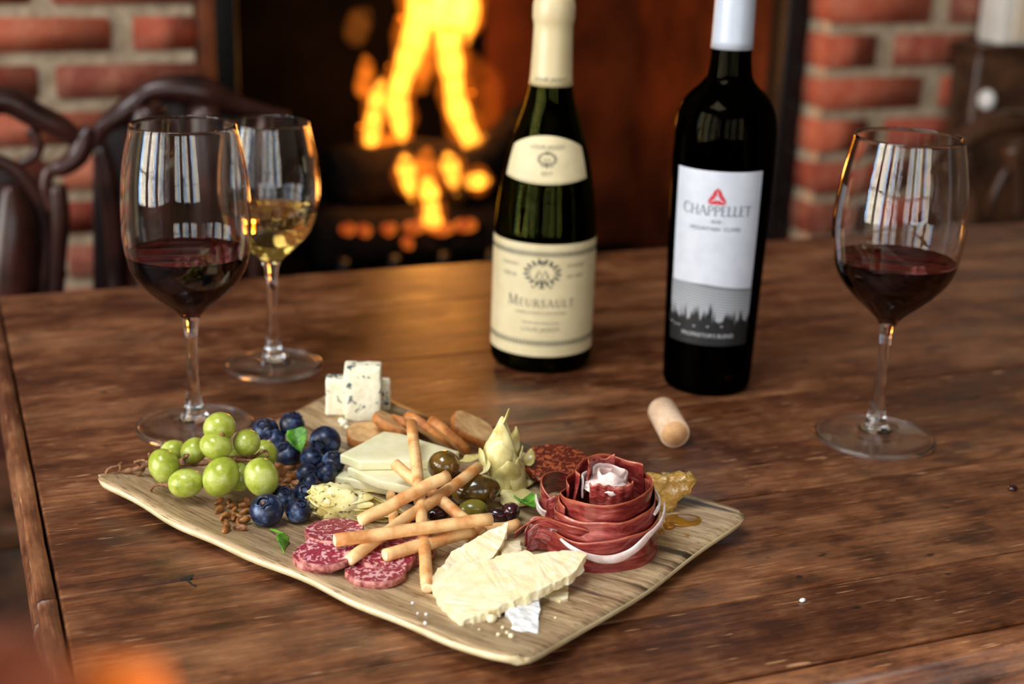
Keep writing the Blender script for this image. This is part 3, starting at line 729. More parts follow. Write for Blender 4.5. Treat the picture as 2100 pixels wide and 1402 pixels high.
wine_glass(561, 752, 0.0382, 0.0860, [(0.0070, 0.0850), (0.0105, 0.0895), (0.0204, 0.0990), (0.0305, 0.1105), (0.0357, 0.1275), (0.0376, 0.1430), (0.0355, 0.1665), (0.0298, 0.1920)], 0.1265, M_WHITE,
           'wine glass of pale white wine, farthest back on the left', None)
wine_glass(1792, 898, 0.0424, 0.0890, [(0.0076, 0.0880), (0.0125, 0.0930), (0.0284, 0.1074), (0.0385, 0.1210), (0.0425, 0.1360), (0.0443, 0.1560), (0.0418, 0.1856), (0.0362, 0.2148)], 0.1316, M_RED,
           'wine glass of red wine alone on the right side of the table', None)

# ================================================================== wine bottles
def font_mesh(txt, size):
    "flat text as triangles, centred, width and height in metres"
    cu = bpy.data.curves.new('txt', 'FONT'); cu.body = txt; cu.size = size; cu.align_x = 'CENTER'; cu.align_y = 'CENTER'
    o = bpy.data.objects.new('txt', cu); COL.objects.link(o)
    dg = bpy.context.evaluated_depsgraph_get(); me = bpy.data.meshes.new_from_object(o.evaluated_get(dg))
    V = [(v.co.x, v.co.y) for v in me.vertices]; Fc = [list(p.vertices) for p in me.polygons]
    bpy.data.objects.remove(o); bpy.data.curves.remove(cu); bpy.data.meshes.remove(me)
    return V, Fc
GL = {   # roman capitals as strokes (x0, y0, x1, y1, width); height 1
 'M': (1.05, [(0.12,0,0.16,1,.07),(0.16,1,0.52,0.05,.13),(0.52,0.05,0.88,1,.06),(0.88,1,0.93,0,.13)]),
 'E': (0.62, [(0.16,0,0.16,1,.13),(0.16,0.97,0.55,0.97,.06),(0.16,0.53,0.46,0.53,.06),(0.16,0.03,0.57,0.03,.06)]),
 'U': (0.86, [(0.15,1,0.15,0.35,.13),(0.15,0.35,0.26,0.08,.12),(0.26,0.08,0.45,0.02,.09),(0.45,0.02,0.63,0.1,.07),(0.63,0.1,0.70,0.35,.07),(0.70,0.35,0.70,1,.07)]),
 'R': (0.78, [(0.16,0,0.16,1,.13),(0.16,0.97,0.45,0.96,.06),(0.45,0.96,0.60,0.84,.09),(0.60,0.84,0.60,0.66,.12),(0.60,0.66,0.45,0.53,.09),(0.45,0.53,0.16,0.51,.06),(0.38,0.52,0.74,0.0,.12)]),
 'S': (0.60, [(0.50,0.80,0.44,0.95,.06),(0.44,0.95,0.28,0.97,.07),(0.28,0.97,0.14,0.86,.09),(0.14,0.86,0.14,0.68,.11),(0.14,0.68,0.46,0.40,.13),(0.46,0.40,0.48,0.18,.11),(0.48,0.18,0.32,0.03,.08),(0.32,0.03,0.16,0.05,.06),(0.16,0.05,0.09,0.22,.06)]),
 'A': (0.86, [(0.08,0,0.42,1,.06),(0.42,1,0.80,0,.13),(0.2,0.36,0.66,0.36,.06)]),
 'L': (0.62, [(0.16,0,0.16,1,.13),(0.16,0.03,0.57,0.03,.06),(0.57,0.03,0.6,0.2,.05)]),
 'T': (0.74, [(0.37,0,0.37,1,.13),(0.06,0.97,0.68,0.97,.06),(0.06,0.97,0.05,0.82,.05),(0.68,0.97,0.69,0.82,.05)]),
 'C': (0.84, [(0.74,0.78,0.66,0.92,.06),(0.66,0.92,0.45,0.99,.06),(0.45,0.99,0.24,0.88,.09),(0.24,0.88,0.12,0.62,.12),(0.12,0.62,0.12,0.36,.13),(0.12,0.36,0.24,0.12,.11),(0.24,0.12,0.46,0.02,.07),(0.46,0.02,0.66,0.08,.06),(0.66,0.08,0.76,0.24,.05)]),
 'H': (0.92, [(0.16,0,0.16,1,.12),(0.76,0,0.76,1,.12),(0.16,0.51,0.76,0.51,.06)]),
 'P': (0.68, [(0.16,0,0.16,1,.12),(0.16,0.97,0.44,0.96,.06),(0.44,0.96,0.60,0.84,.09),(0.60,0.84,0.60,0.64,.12),(0.60,0.64,0.44,0.50,.09),(0.44,0.50,0.16,0.48,.06)]) }
SERIF = {'M': (0.12, 0.93), 'E': (), 'U': (), 'R': (0.16, 0.74), 'A': (0.08, 0.80), 'L': (), 'T': (0.37,), 'H': (0.16, 0.76), 'P': (0.16,)}
def serif_text(txt, h, first=1.0, track=0.06):
    V, Fc, x = [], [], 0.0
    for k, ch in enumerate(txt):
        s = h*(first if k == 0 else 1.0); w, st = GL[ch]
        st = st + [(q - 0.12, 0.015, q + 0.12, 0.015, .04) for q in SERIF.get(ch, ())]
        for a, b, c, d, wd in st:
            dx, dy = c - a, d - b; L = math.hypot(dx, dy); nx, ny = -dy/L*wd/2, dx/L*wd/2; ex, ey = dx/L*0.02, dy/L*0.02
            i = len(V)
            V += [(x + s*(a + nx - ex), s*(b + ny - ey)), (x + s*(c + nx + ex), s*(d + ny + ey)), (x + s*(c - nx + ex), s*(d - ny + ey)), (x + s*(a - nx - ex), s*(b - ny - ey))]
            Fc.append([i + 3, i + 2, i + 1, i])
        x += s*(w + track)
    return [(p - x/2, q - h/2) for p, q in V], Fc
def disc2(cx, cy, rx, ry, n=14, a=0.0):
    return [(cx + rx*math.cos(2*math.pi*i/n)*math.cos(a) - ry*math.sin(2*math.pi*i/n)*math.sin(a), cy + rx*math.cos(2*math.pi*i/n)*math.sin(a) + ry*math.sin(2*math.pi*i/n)*math.cos(a)) for i in range(n)], [list(range(n))]
def rect2(x0, x1, y0, y1): return [(x0, y0), (x1, y0), (x1, y1), (x0, y1)], [[0, 1, 2, 3]]
def shift2(m, dx, dy): return [(x + dx, y + dy) for x, y in m[0]], m[1]
class Bottle:
    def __init__(s, px, py, prof, face_deg, label):
        s.c = at(px, py); s.prof = prof
        s.o = empty('wine_bottle', s.c, label, 'wine bottle')
        v = Vector((CAM.x - s.c.x, CAM.y - s.c.y)); s.phi = math.atan2(v.y, v.x) + math.radians(face_deg)
    def r(s, z): return glass_prof(s.prof, z)
    def pt(s, a, z, eps):
        "angle a (radians, + to the viewer's right) from the label's middle"
        r = s.r(z) + eps; return s.c + Vector((r*math.cos(s.phi + a), r*math.sin(s.phi + a), z))
    def flat(s, name, mesh2, z0, eps, mat, parent, rref=None, a0=0.0):
        rr = rref or s.r(z0)
        return make(name, [s.pt(a0 + x/rr, z0 + y, eps) for x, y in mesh2[0]], mesh2[1], mat, parent, smooth=False)
    def panel(s, name, a0, a1, zlo, zhi, eps, mat, parent, nu=40, nv=10):
        def f(u, v):
            a = a0 + (a1 - a0)*u; lo = zlo(u) if callable(zlo) else zlo; hi = zhi(u) if callable(zhi) else zhi
            return s.pt(a, lo + (hi - lo)*v, eps)
        V, Fc, U = sheet(f, nu, nv); return make(name, V, Fc, mat, parent, uv=U)
def bottle_shell(b, prof, wall, base_z, mat, liquid, level):
    inn = [(max(0.004, r - wall), z) for r, z in prof if z > base_z]
    body = [(0, 0.010), (prof[0][0]*0.55, 0.006), (prof[0][0]*0.86, 0.0004), (prof[0][0]*0.93, 0.0)] + prof
    body += [(prof[-1][0] - wall, prof[-1][1])] + inn[::-1] + [(0, base_z + 0.008)]
    make('bottle_glass', *lathe(body, 64, b.c), mat, b.o)
    if liquid:
        lv = [(r + 0.0003, z) for r, z in inn if z < level]
        rl = glass_prof(inn, level)
        make('wine', *lathe([(0, base_z + 0.0079)] + lv + [(rl + 0.0003, level), (rl - 0.001, level - 0.0006), (0, level - 0.0008)], 64, b.c), liquid, b.o)
# ---- the pale-labelled bottle
P1 = spline([(0.0372, 0.0005), (0.0398, 0.005), (0.0404, 0.012), (0.0404, 0.06), (0.0402, 0.100), (0.0392, 0.116), (0.0368, 0.138), (0.0322, 0.1640), (0.0258, 0.1860), (0.0200, 0.2040), (0.0162, 0.2211), (0.0149, 0.245), (0.0143, 0.268), (0.0150, 0.270), (0.0150, 0.284)], 5)
B1 = Bottle(1108, 735, P1, -1.5, 'olive green wine bottle with cream labels and cream foil neck')
bottle_shell(B1, P1, 0.0032, 0.012, M_BOT1, M_WHITE, 0.118)
make('foil_capsule', *lathe([(0.0163, 0.2208), (0.0168, 0.2208)] + [(r + 0.0005, z) for r, z in P1 if 0.222 < z < 0.2675] + [(0.0155, 0.2685), (0.0160, 0.2705), (0.0161, 0.279), (0.0157, 0.2812), (0.0152, 0.2835), (0.0147, 0.2858), (0, 0.2862)], 48, B1.c), M_CAPC, B1.o)
cap = B1.flat('foil_print', font_mesh('LOUIS JADOT', 0.0042), 0.2262, 0.0009, M_INK, B1.o)
R9 = math.radians
lab = B1.panel('label', R9(-98), R9(98), 0.0152, 0.1052, 0.0003, M_CREAM, B1.o, 60, 12)
def band(zc, h):
    parts = []
    for k in range(47):
        x = -0.0644 + 0.0028*k
        parts.append(rect2(x - 0.00095, x + 0.00095, -h/2, h/2))
    parts += [([( -0.066 + 0.0033*i, h/2 + 0.0008 + q) for i in range(41) for q in (0, 0.0004)], [[2*i, 2*i + 2, 2*i + 3, 2*i + 1] for i in range(40)])]
    parts += [([( -0.066 + 0.0033*i, -h/2 - 0.0012 + q) for i in range(41) for q in (0, 0.0004)], [[2*i, 2*i + 2, 2*i + 3, 2*i + 1] for i in range(40)])]
    B1.flat('border_band', join(*parts), zc, 0.0005, M_INK, lab, 0.0404)
band(0.0975, 0.0022); band(0.0262, 0.0022)
for s in (-1, 1): B1.flat('border_band', join(*[rect2(s*0.0605 - 0.0007, s*0.0605 + 0.0007, y, y + 0.0020) for y in [0.0026*k for k in range(27)]]), 0.0268, 0.0005, M_INK, lab, 0.0404)
def head_emblem(sc):
    "a wreathed face: two wings of leaves, hair, brow, eyes, nose, mouth, beard"
    q = []
    rnd = random.Random(3)
    for s in (-1, 1):
        for k in range(9):
            t = k/8; a = math.radians(75 - 165*t)
            x, y = s*(0.62 + 0.28*math.sin(math.pi*(0.15 + 0.7*t)))*math.cos(a)*1.15, 0.75*math.sin(a) + 0.1
            q.append(disc2(x, y, 0.20 - 0.05*t, 0.085, 8, a*s + rnd.uniform(-0.6, 0.6)))
            q.append(disc2(x*0.80, y*0.85, 0.12, 0.05, 8, -a*s))
        q.append(disc2(s*0.20, 0.18, 0.10, 0.035, 8, s*-0.2)); q.append(disc2(s*0.19, 0.08, 0.06, 0.035, 8))
        q.append(disc2(s*0.34, -0.12, 0.05, 0.22, 8, s*0.25)); q.append(disc2(s*0.20, -0.42, 0.05, 0.16, 8, s*0.5))
        q.append(disc2(s*0.55, -0.78, 0.14, 0.05, 8, s*0.5))
    q += [disc2(0, 0.78, 0.26, 0.08, 10), disc2(0, 0.60, 0.10, 0.06, 8), disc2(0, -0.05, 0.035, 0.14, 8), disc2(0, -0.26, 0.12, 0.03, 8), disc2(0, -0.48, 0.14, 0.10, 8), disc2(0, -0.85, 0.20, 0.05, 8)]
    return join(*[([(x*sc, y*sc) for x, y in v], f) for v, f in q])
B1.flat('emblem', head_emblem(0.0125), 0.0815, 0.0005, M_INK, lab)
B1.flat('lettering', serif_text('MEURSAULT', 0.0062, 1.35, 0.16), 0.0585, 0.0005, M_INK, lab)
B1.flat('lettering', font_mesh('APPELLATION CONTROLEE', 0.0032), 0.0505, 0.0005, M_INKP, lab)
B1.flat('lettering', font_mesh('MIS EN BOUTEILLE PAR', 0.0028), 0.0425, 0.0005, M_INKP, lab)
B1.flat('lettering', font_mesh('LOUIS JADOT', 0.0050), 0.0372, 0.0005, M_INKP, lab)
for s, tx in ((-1, 'MAISON'), (1, 'FONDEE')):
    B1.flat('lettering', shift2(font_mesh(tx, 0.0040), s*0.027, 0), 0.0880, 0.0005, M_INKP, lab)
for s, tx in ((-1, 'DEPUIS'), (1, 'EN 1859')):
    B1.flat('lettering', shift2(font_mesh(tx, 0.0042), s*0.027, 0), 0.0795, 0.0005, M_INKP, lab)
B1.flat('lettering', join(rect2(-0.040, -0.014, -0.0002, 0.0002), rect2(0.014, 0.040, -0.0002, 0.0002)), 0.0725, 0.0005, M_INKP, lab)
# neck label
a0, a1 = R9(-63), R9(60)
nl = B1.panel('neck_label', a0, a1, lambda u: 0.1535 - 0.0030*math.sin(math.pi*u), lambda u: 0.1765 + 0.0095*math.sin(math.pi*u)**0.8, 0.0005, M_CREAM, B1.o, 36, 8)
B1.flat('lettering', [font_mesh('LOUIS JADOT', 0.0045)][0], 0.1775, 0.0009, M_INKP, nl, 0.030)
B1.flat('emblem', head_emblem(0.0065), 0.1685, 0.0009, M_INK, nl, 0.0315)
B1.flat('lettering', font_mesh('2017', 0.0042), 0.1585, 0.0009, M_INKP, nl, 0.033)
B1.panel('border_line', a0 + 0.05, a1 - 0.05, lambda u: 0.1545 - 0.0028*math.sin(math.pi*u), lambda u: 0.1549 - 0.0028*math.sin(math.pi*u), 0.0008, M_INKP, nl, 30, 1)

# ---- the dark bottle
P2 = spline([(0.0305, 0.0005), (0.0330, 0.004), (0.0338, 0.012), (0.0352, 0.06), (0.0368, 0.1192), (0.0375, 0.1639), (0.0375, 0.1900), (0.0368, 0.2040), (0.0342, 0.2155), (0.0290, 0.2235), (0.0222, 0.2300), (0.0172, 0.2365), (0.0153, 0.2460), (0.0146, 0.2576), (0.0140, 0.291), (0.0136, 0.303), (0.0148, 0.305), (0.0148, 0.318)], 5)
B2 = Bottle(1447, 785, P2, -3.0, 'tall nearly black wine bottle with a white label and white foil neck')
bottle_shell(B2, P2, 0.0034, 0.012, M_BOT2, M_RED, 0.225)
make('foil_capsule', *lathe([(0.0147, 0.2573), (0.0152, 0.2573)] + [(r + 0.0005, z) for r, z in P2 if 0.258 < z] + [(0.0140, 0.3188), (0, 0.3192)], 48, B2.c), M_CAPW, B2.o)
lab2 = B2.panel('label', R9(-53), R9(53), 0.0640, 0.1740, 0.0003, M_PAPER, B2.o, 40, 12)
def three_lobes(sc):
    q = []
    for k in range(3):
        a = math.pi/2 + 2*math.pi*k/3; b = a + 2*math.pi/3
        def P(t, r): return (r*math.cos(t)*sc, r*math.sin(t)*sc)
        q.append(([P(a, 1.05), P(a + 0.35, 0.86), P((a + b)/2, 0.62), P((a + b)/2 - 0.25, 0.16), P(a + 0.18, 0.40)], [[0, 1, 2, 3, 4]]))
        q.append(([P(a, 1.05), P(a - 0.18, 0.40), P((a - 2*math.pi/3 + a)/2 + 0.25, 0.16), P((2*a - 2*math.pi/3)/2, 0.62), P(a - 0.35, 0.86)], [[0, 1, 2, 3, 4]]))
    return join(*q)
B2.flat('emblem', three_lobes(0.0072), 0.1545, 0.0006, M_RUBY, lab2)
B2.flat('lettering', serif_text('CHAPPELLET', 0.0072, 1.12, 0.0), 0.1452, 0.0006, M_INKG, lab2)
B2.flat('lettering', font_mesh('- 2018 -', 0.0036), 0.1370, 0.0006, M_INKG, lab2)
B2.flat('lettering', font_mesh('MOUNTAIN  CUVEE', 0.0042), 0.1315, 0.0006, M_INKG, lab2)
hill = B2.panel('hill_print', R9(-53), R9(53), 0.0560, lambda u: 0.0895 - 0.0055*max(0, u - 0.45) - 0.0015*abs(u - 0.45), 0.0006, M_HILL, lab2, 40, 6)
for k in range(13):
    z0 = 0.0868 - 0.0021*k
    B2.panel('vine_row', R9(-53), R9(53), lambda u: z0 + 0.0022*(1 - u)**1.6 - 0.0045*u, lambda u: z0 + 0.0022*(1 - u)**1.6 - 0.0045*u + 0.0006 + 0.00005*k, 0.0008, M_HILL2, hill, 30, 1)
rnd = random.Random(11)
def tree_line():
    q = []; x = -0.0322
    while x < 0.0322:
        w = rnd.uniform(0.0010, 0.0034); h = rnd.choice((0.003, 0.005, 0.008, 0.011, 0.014))*rnd.uniform(0.8, 1.2)*(1.15 if abs(x + 0.008) < 0.012 else 0.8)
        pts = [(x - w, -0.004)]
        n = 5
        for i in range(n): pts.append((x - w*(1 - i/n)*rnd.uniform(0.6, 1.1), h*i/n)); 
        pts.append((x, h))
        for i in range(n - 1, -1, -1): pts.append((x + w*(1 - i/n)*rnd.uniform(0.6, 1.1), h*i/n))
        pts.append((x + w, -0.004)); q.append((pts[::-1], [list(range(len(pts)))]))
        x += rnd.uniform(0.0008, 0.0026)
    return join(*q)
B2.panel('dark_print', R9(-53), R9(53), 0.0420, lambda u: 0.0600 + 0.0014*math.sin(u*13) - 0.004*u, 0.0009, M_INKB, lab2, 40, 3)
B2.flat('tree_print', tree_line(), 0.0590, 0.0010, M_INKB, lab2)
B2.flat('lettering', font_mesh("PROPRIETOR'S BLEND", 0.0040), 0.0498, 0.0012, M_HILL2, lab2)
B2.flat('light_specks', join(*[disc2(x, y, 0.0009, 0.0005, 8) for x, y in ((-0.030, 0), (-0.026, -0.0012), (-0.0225, -0.001), (-0.010, 0.0004), (0.000, 0.001), (0.010, 0.0016))]), 0.0560, 0.0012, M_HILL2, lab2)

# ---- cork
ca, cb = at(1358, 842, 0.0105), at(1381, 884, 0.0105)
dd = (cb - ca).normalized(); cb = ca + dd*0.044
ck = empty('cork', (ca + cb)/2 - Vector((0, 0, 0.0105)), 'pale cork lying on the table in front of the dark bottle', 'cork')
make('cork_side', *tube([ca, ca + dd*0.0006, ca + dd*0.022, cb - dd*0.0006, cb], [0.0098, 0.0105, 0.0105, 0.0105, 0.0098], 32), M_CORK, ck)
make('cork_end', *tube([cb - dd*0.0002, cb + dd*0.0001], [0.0092, 0.0092], 32), M_CORK_END, ck)

# ================================================================== the serving board
bF, bL, bR = at(1045, 1375, 0.010), at(175, 992, 0.010), at(1552, 1070, 0.010)
bc = (bL + bR)/2
ang = math.atan2((bL - bF).y, (bL - bF).x)
bl, bw = (bL - bF).length/2, (bR - bF).length/2
TH = 0.0058
def board_z(x, y):
    u, v = x/bl, y/bw
    e = 0.0062*max(0, abs(v) - 0.30)**2/0.49 + 0.0050*max(0, abs(u) - 0.35)**2/0.42
    return TH + e + 0.0007*math.sin(x*46 + 0.7)*abs(v)**3 + 0.0006*math.sin(y*60)*abs(u)**3
_ca, _sa = math.cos(ang), math.sin(ang)
def bz(p):
    "height of the board's top under a world point, above the table"
    d = Vector(p) - bc; x, y = d.x*_ca + d.y*_sa, -d.x*_sa + d.y*_ca
    return board_z(max(-bl, min(bl, x)), max(-bw, min(bw, y)))
def on_board(px, py, lift=0.0):
    z = 0.008
    for _ in range(4): p = at(px, py, z + lift); z = bz(p)
    return at(px, py, z + lift)
def board_mesh():
    nx, ny = 66, 46; V, Fc, mi = [], [], []
    xs = [-bl + 2*bl*i/nx for i in range(nx + 1)]; ys = [-bw + 2*bw*j/ny for j in range(ny + 1)]
    def edge_pt(x, y):
        u, v = x/bl, y/bw
        ox = 0.0016*math.sin(y*52 + 1)*(abs(u)**8)*(1 if u > 0 else -1); oy = (0.0014*math.sin(x*40 + (0 if v > 0 else 2.1)) + 0.0010*math.sin(x*87))*(abs(v)**8)*(1 if v > 0 else -1)
        k = 0.006*max(0, abs(u)**30)*max(0, abs(v)**30)
        return x + ox - k*(1 if u > 0 else -1), y + oy - k*(1 if v > 0 else -1)
    for j, y in enumerate(ys):
        for i, x in enumerate(xs):
            X, Y = edge_pt(x, y); ed = (i in (0, nx) or j in (0, ny))
            V.append((X, Y, board_z(x, y) - (0.0009 if ed else 0)))
    n1 = len(V)
    for j, y in enumerate(ys):
        for i, x in enumerate(xs):
            X, Y = edge_pt(x, y); ed = (i in (0, nx) or j in (0, ny))
            V.append((X*(0.994 if ed else 1), Y*(0.992 if ed else 1), board_z(x, y) - TH + (0.0008 if ed else 0)))
    for j in range(ny):
        for i in range(nx):
            k = j*(nx + 1) + i
            rim = i in (0, nx - 1) or j in (0, ny - 1)
            Fc.append([k, k + 1, k + nx + 2, k + nx + 1]); mi.append(0)
            k += n1; Fc.append([k + nx + 1, k + nx + 2, k + 1, k]); mi.append(1)
    ring = [i for i in range(nx + 1)] + [j*(nx + 1) + nx for j in range(1, ny + 1)] + [ny*(nx + 1) + i for i in range(nx - 1, -1, -1)] + [j*(nx + 1) for j in range(ny - 1, 0, -1)]
    for a, b in zip(ring, ring[1:] + ring[:1]): Fc.append([a, n1 + a, n1 + b, b]); mi.append(1)
    me = bpy.data.meshes.new('serving_board'); me.from_pydata(V, [], Fc); me.materials.append(M_BOARD); me.materials.append(M_BOARD_EDGE)
    me.polygons.foreach_set('material_index', mi); me.polygons.foreach_set('use_smooth', [True]*len(mi)); me.update()
    o = bpy.data.objects.new('serving_board', me); COL.objects.link(o); o.location = (bc.x, bc.y, T); o.rotation_euler = (0, 0, ang)
    return o
tag(board_mesh(), 'pale wood-grain serving board with wavy cream edges holding the food', 'serving board')
ZB = 0.0066                                  # typical board top

# ------------------------------------------------------------------ grapes
gb = empty('grape_bunch', on_board(450, 1000), 'bunch of green grapes with dry brown stems on the left of the board', 'grapes')
# px, py, height, half sizes in px (long, short), angle of the long axis in the picture
GR = [(450, 876, 0.052, 34, 31, 30), (443, 914, 0.043, 34, 29, -15), (506, 907, 0.041, 28, 28, 0), (398, 924, 0.031, 29, 26, 45), (354, 924, 0.024, 27, 22, 20),
      (337, 956, 0.027, 38, 31, 115), (381, 990, 0.0225, 37, 30, 8), (453, 977, 0.0275, 43, 36, 62), (536, 978, 0.0275, 41, 35, 110), (543, 931, 0.026, 30, 26, 100), (494, 978, 0.021, 30, 24, 90), (470, 945, 0.022, 30, 26, 20)]
for i, (x, y, z, a, b, an) in enumerate(GR):
    p = at(x, y, z); Z = (p - CAM).dot(FW); s = Z/F
    an = math.radians(an); d = RT*math.cos(an) + UP*math.sin(an)
    R = align(d)
    g = make('grape', *blob(p, (b*s, b*s, a*s), R, 28, 20, lambda q: 0.02*noise.noise(q*1.6 + Vector((i*4, 0, 0)))), M_GRAPE, gb)
    if i in (0, 3, 6):
        dirn = {0: (RT*0.35 - UP*0.45 - FW*0.85), 3: (-RT*0.45 - UP*0.35 - FW*0.8), 6: (-RT*0.95 - UP*0.1 - FW*0.1)}[i].normalized()
        q = R.inverted() @ dirn; k = 1/math.sqrt((q.x/(b*s))**2 + (q.y/(b*s))**2 + (q.z/(a*s))**2); e = p + dirn*k
        make('stalk_scar', *blob(e, (0.0017, 0.0017, 0.0011), align(dirn), 10, 8, lambda q: 0.3*noise.noise(q*3)), M_STEM, g)
def twig(pts, r0, r1):
    q = spline([tuple(at(x, y, z)) for x, y, z in pts], 5); n = len(q)
    make('stem', *tube(q, [r0 + (r1 - r0)*k/(n - 1) + 0.0002*math.sin(k*2.1) for k in range(n)], 8), M_STEM, gb)
twig([(222, 981, .012), (250, 968, .014), (285, 960, .018), (310, 948, .022), (345, 950, .022), (400, 950, .024), (430, 947, .026), (480, 940, .028), (525, 938, .028)], 0.0016, 0.0021)
twig([(222, 981, .012), (218, 972, .015), (222, 962, .018), (236, 956, .020), (250, 955, .020)], 0.0012, 0.0007)
twig([(245, 968, .014), (248, 956, .018), (249, 949, .021), (240, 956, .020)], 0.0009, 0.0007)
twig([(232, 976, .012), (243, 978, .012), (244, 985, .010)], 0.0010, 0.0012)
twig([(290, 958, .018), (283, 950, .022), (277, 947, .024), (292, 943, .026), (304, 948, .026)], 0.0010, 0.0007)
twig([(300, 952, .020), (290, 968, .015), (276, 977, .012), (270, 982, .010)], 0.0010, 0.0010)
twig([(303, 950, .022), (307, 940, .026), (306, 930, .030)], 0.0008, 0.0009)
twig([(345, 994, .021), (330, 993, .020), (318, 995, .018), (310, 1003, .014), (311, 1008, .012)], 0.0012, 0.0006)
twig([(377, 955, .026), (378, 940, .030), (385, 933, .036)], 0.0010, 0.0010)
twig([(520, 938, .030), (535, 927, .036), (546, 925, .036), (549, 936, .034)], 0.0011, 0.0008)
twig([(480, 940, .028), (505, 944, .032), (525, 946, .032)], 0.0013, 0.0010)

# ------------------------------------------------------------------ blueberries
BB = [(544, 884, 29, .022, 'blueberry highest at the back left, next to the grapes'), (599, 870, 27, .026, 'blueberry at the very back behind the mint leaf'),
      (562, 903, 25, .018, 'blueberry between the grapes and the mint leaf'), (589, 931, 28, .014, 'blueberry low beneath the mint leaf'),
      (667, 905, 33, .020, 'large blueberry right of the mint leaf'), (640, 940, 25, .017, 'blueberry directly below the large one beside the mint'),
      (684, 947, 25, .017, 'blueberry touching the left corner of the top cheese slice'), (629, 971, 22, .015, 'blueberry leftmost in the row above the grilled artichoke'),
      (669, 968, 23, .015, 'blueberry in front of the corner of the lower cheese slice'), (634, 990, 21, .014, 'blueberry just above the left end of the grilled artichoke'),
      (624, 1010, 23, .013, 'blueberry half hidden behind the left end of the artichoke'), (547, 1046, 35, .0150, 'largest blueberry at the front beside the seeds'),
      (581, 1019, 25, .0140, 'blueberry just behind the largest front blueberry'), (612, 1047, 27, .0135, 'blueberry below the left tip of the grilled artichoke')]
for i, (x, y, r, z, lab_) in enumerate(BB):
    g = at(x, y, z); s = (g - CAM).dot(FW)/F; R_ = r*s
    z = max(z, bz(g) + R_*0.93); p = at(x, y, z)
    bb = empty('blueberry', p - Vector((0, 0, R_*0.93)), lab_, 'blueberry', 'blueberries on the board')
    rr = random.Random(i)
    cd = (-FW*rr.uniform(0.2, 0.9) + UP*rr.uniform(-0.2, 0.9) + RT*rr.uniform(-0.8, 0.8)).normalized()
    if i == 11: cd = (-FW*0.75 + UP*0.62 - RT*0.12).normalized()
    Rm = align(cd)
    make('berry_skin', *blob(p, (R_, R_, R_*0.92), Rm, 26, 18, lambda q: (-0.16*math.exp(-((1 - q.z)/0.05))) + 0.025*noise.noise(q*2 + Vector((i*3, 0, 0)))), M_BLUEB, bb)
    V, Fc = [], []; n = 20
    for k in range(n):                       # the crown: a small flared rim with five points
        a = 2*math.pi*k/n; j = 1 + 0.22*math.cos(5*a)
        for rad, h in ((0.24, 0.80), (0.36*j, 0.95), (0.42*j, 0.93), (0.34, 0.82)): V.append(p + Rm @ Vector((R_*rad*math.cos(a), R_*rad*math.sin(a), R_*h)))
    for k in range(n):
        k2 = (k + 1) % n
        for q in range(4): Fc.append([k*4 + q, k2*4 + q, k2*4 + (q + 1) % 4, k*4 + (q + 1) % 4])
    make('crown', V, Fc, M_BLUEB if i % 2 else M_CALYX, bb)
    if i == 11: make('stalk_mark', *blob(p + cd*R_*0.80, (0.0011, 0.0011, 0.0007), Rm, 10, 8), M_STEM, bb)

# ------------------------------------------------------------------ mint
def mint(name_label, base, d, up, L, W, bend, cup, stem=None, twist=0.0):
    m = empty('mint_leaf', base, name_label, 'mint leaf', 'mint leaves')
    V, Fc, U = leaf_sheet(base, d, up, L, W, cup, bend, serr=0.22, nu=27, nv=8, vein=1.6, twist=twist)
    solid(make('blade', V, Fc, M_MINT, m, uv=U), 0.0004)
    if stem: make('stalk', *tube(spline([tuple(q) for q in stem], 4), 0.0007, 8), M_MINT, m)
b0 = at(600, 885, .034)
mint('mint leaf lying on top of the blueberries', at(606, 879, .034), (at(616, 922, .024) - at(606, 879, .034)), UP*0.5 - FW*0.8, 0.0155, 0.0072, -0.15, 0.25)
st0 = [at(555, 1085, .010), at(566, 1088, .013), at(578, 1093, .014), at(588, 1098, .0135)]
mint('small curled mint leaf lying alone near the front edge, left of the salami', st0[-1], (at(575, 1140, .009) - st0[-1]), UP*0.5 + RT*0.8 - FW*0.4, 0.0160, 0.0058, 0.12, -0.5, st0, 0.5)
mint('dark mint leaf tucked against the left of the ham rose', at(1070, 1024, .012), (at(1102, 1052, .012) - at(1070, 1024, .012)), UP - FW*0.2, 0.0170, 0.0080, 0.1, 0.5)

# ------------------------------------------------------------------ seeds
SD1 = [(1015, 795), (1015, 857), (1105, 830), (1190, 825), (1215, 788), (1120, 868), (1205, 870), (1110, 912), (1196, 930), (1065, 955), (1065, 995), (1158, 985), (1060, 905), (1150, 945), (1085, 800), (1150, 905)]
SD2 = [(1450, 545), (1510, 560), (1562, 540), (1470, 600), (1540, 610), (1500, 650), (1560, 672), (1478, 690), (1575, 722), (1525, 725), (1440, 640), (1590, 620), (1445, 730), (1500, 770), (1550, 780)]
def seed(px, py, lab_, grp, k):
    rr = random.Random(k*7 + 1); p = on_board(px, py, 0.0016 + (0.0014 if k % 4 == 0 else 0))
    a = rr.uniform(0, math.pi)
    R = align(Vector((math.cos(a), math.sin(a), rr.uniform(-0.2, 0.25))), rr.uniform(-30, 30))
    L = rr.uniform(0.0036, 0.0050)
    def dp(q): return 0.12*noise.noise(q*2.2 + Vector((k*3, 0, 0))) - 0.18*max(0, q.z)**3
    tag(make('pumpkin_seed', *blob(p, (0.0017, L*0.50, L), R, 14, 10, dp), M_SEED), lab_, 'seed', grp)
SPECIAL = {0: 'reddish candied seed at the top left of the heap in front of the grapes', 4: 'candied seed at the top right of the heap, just under a grape',
           10: 'lowest candied seed of the heap in front of the grapes', 11: 'lowest candied seed on the side of the heap nearest the largest blueberry', 1: 'leftmost candied seed of the heap, below the reddish one'}
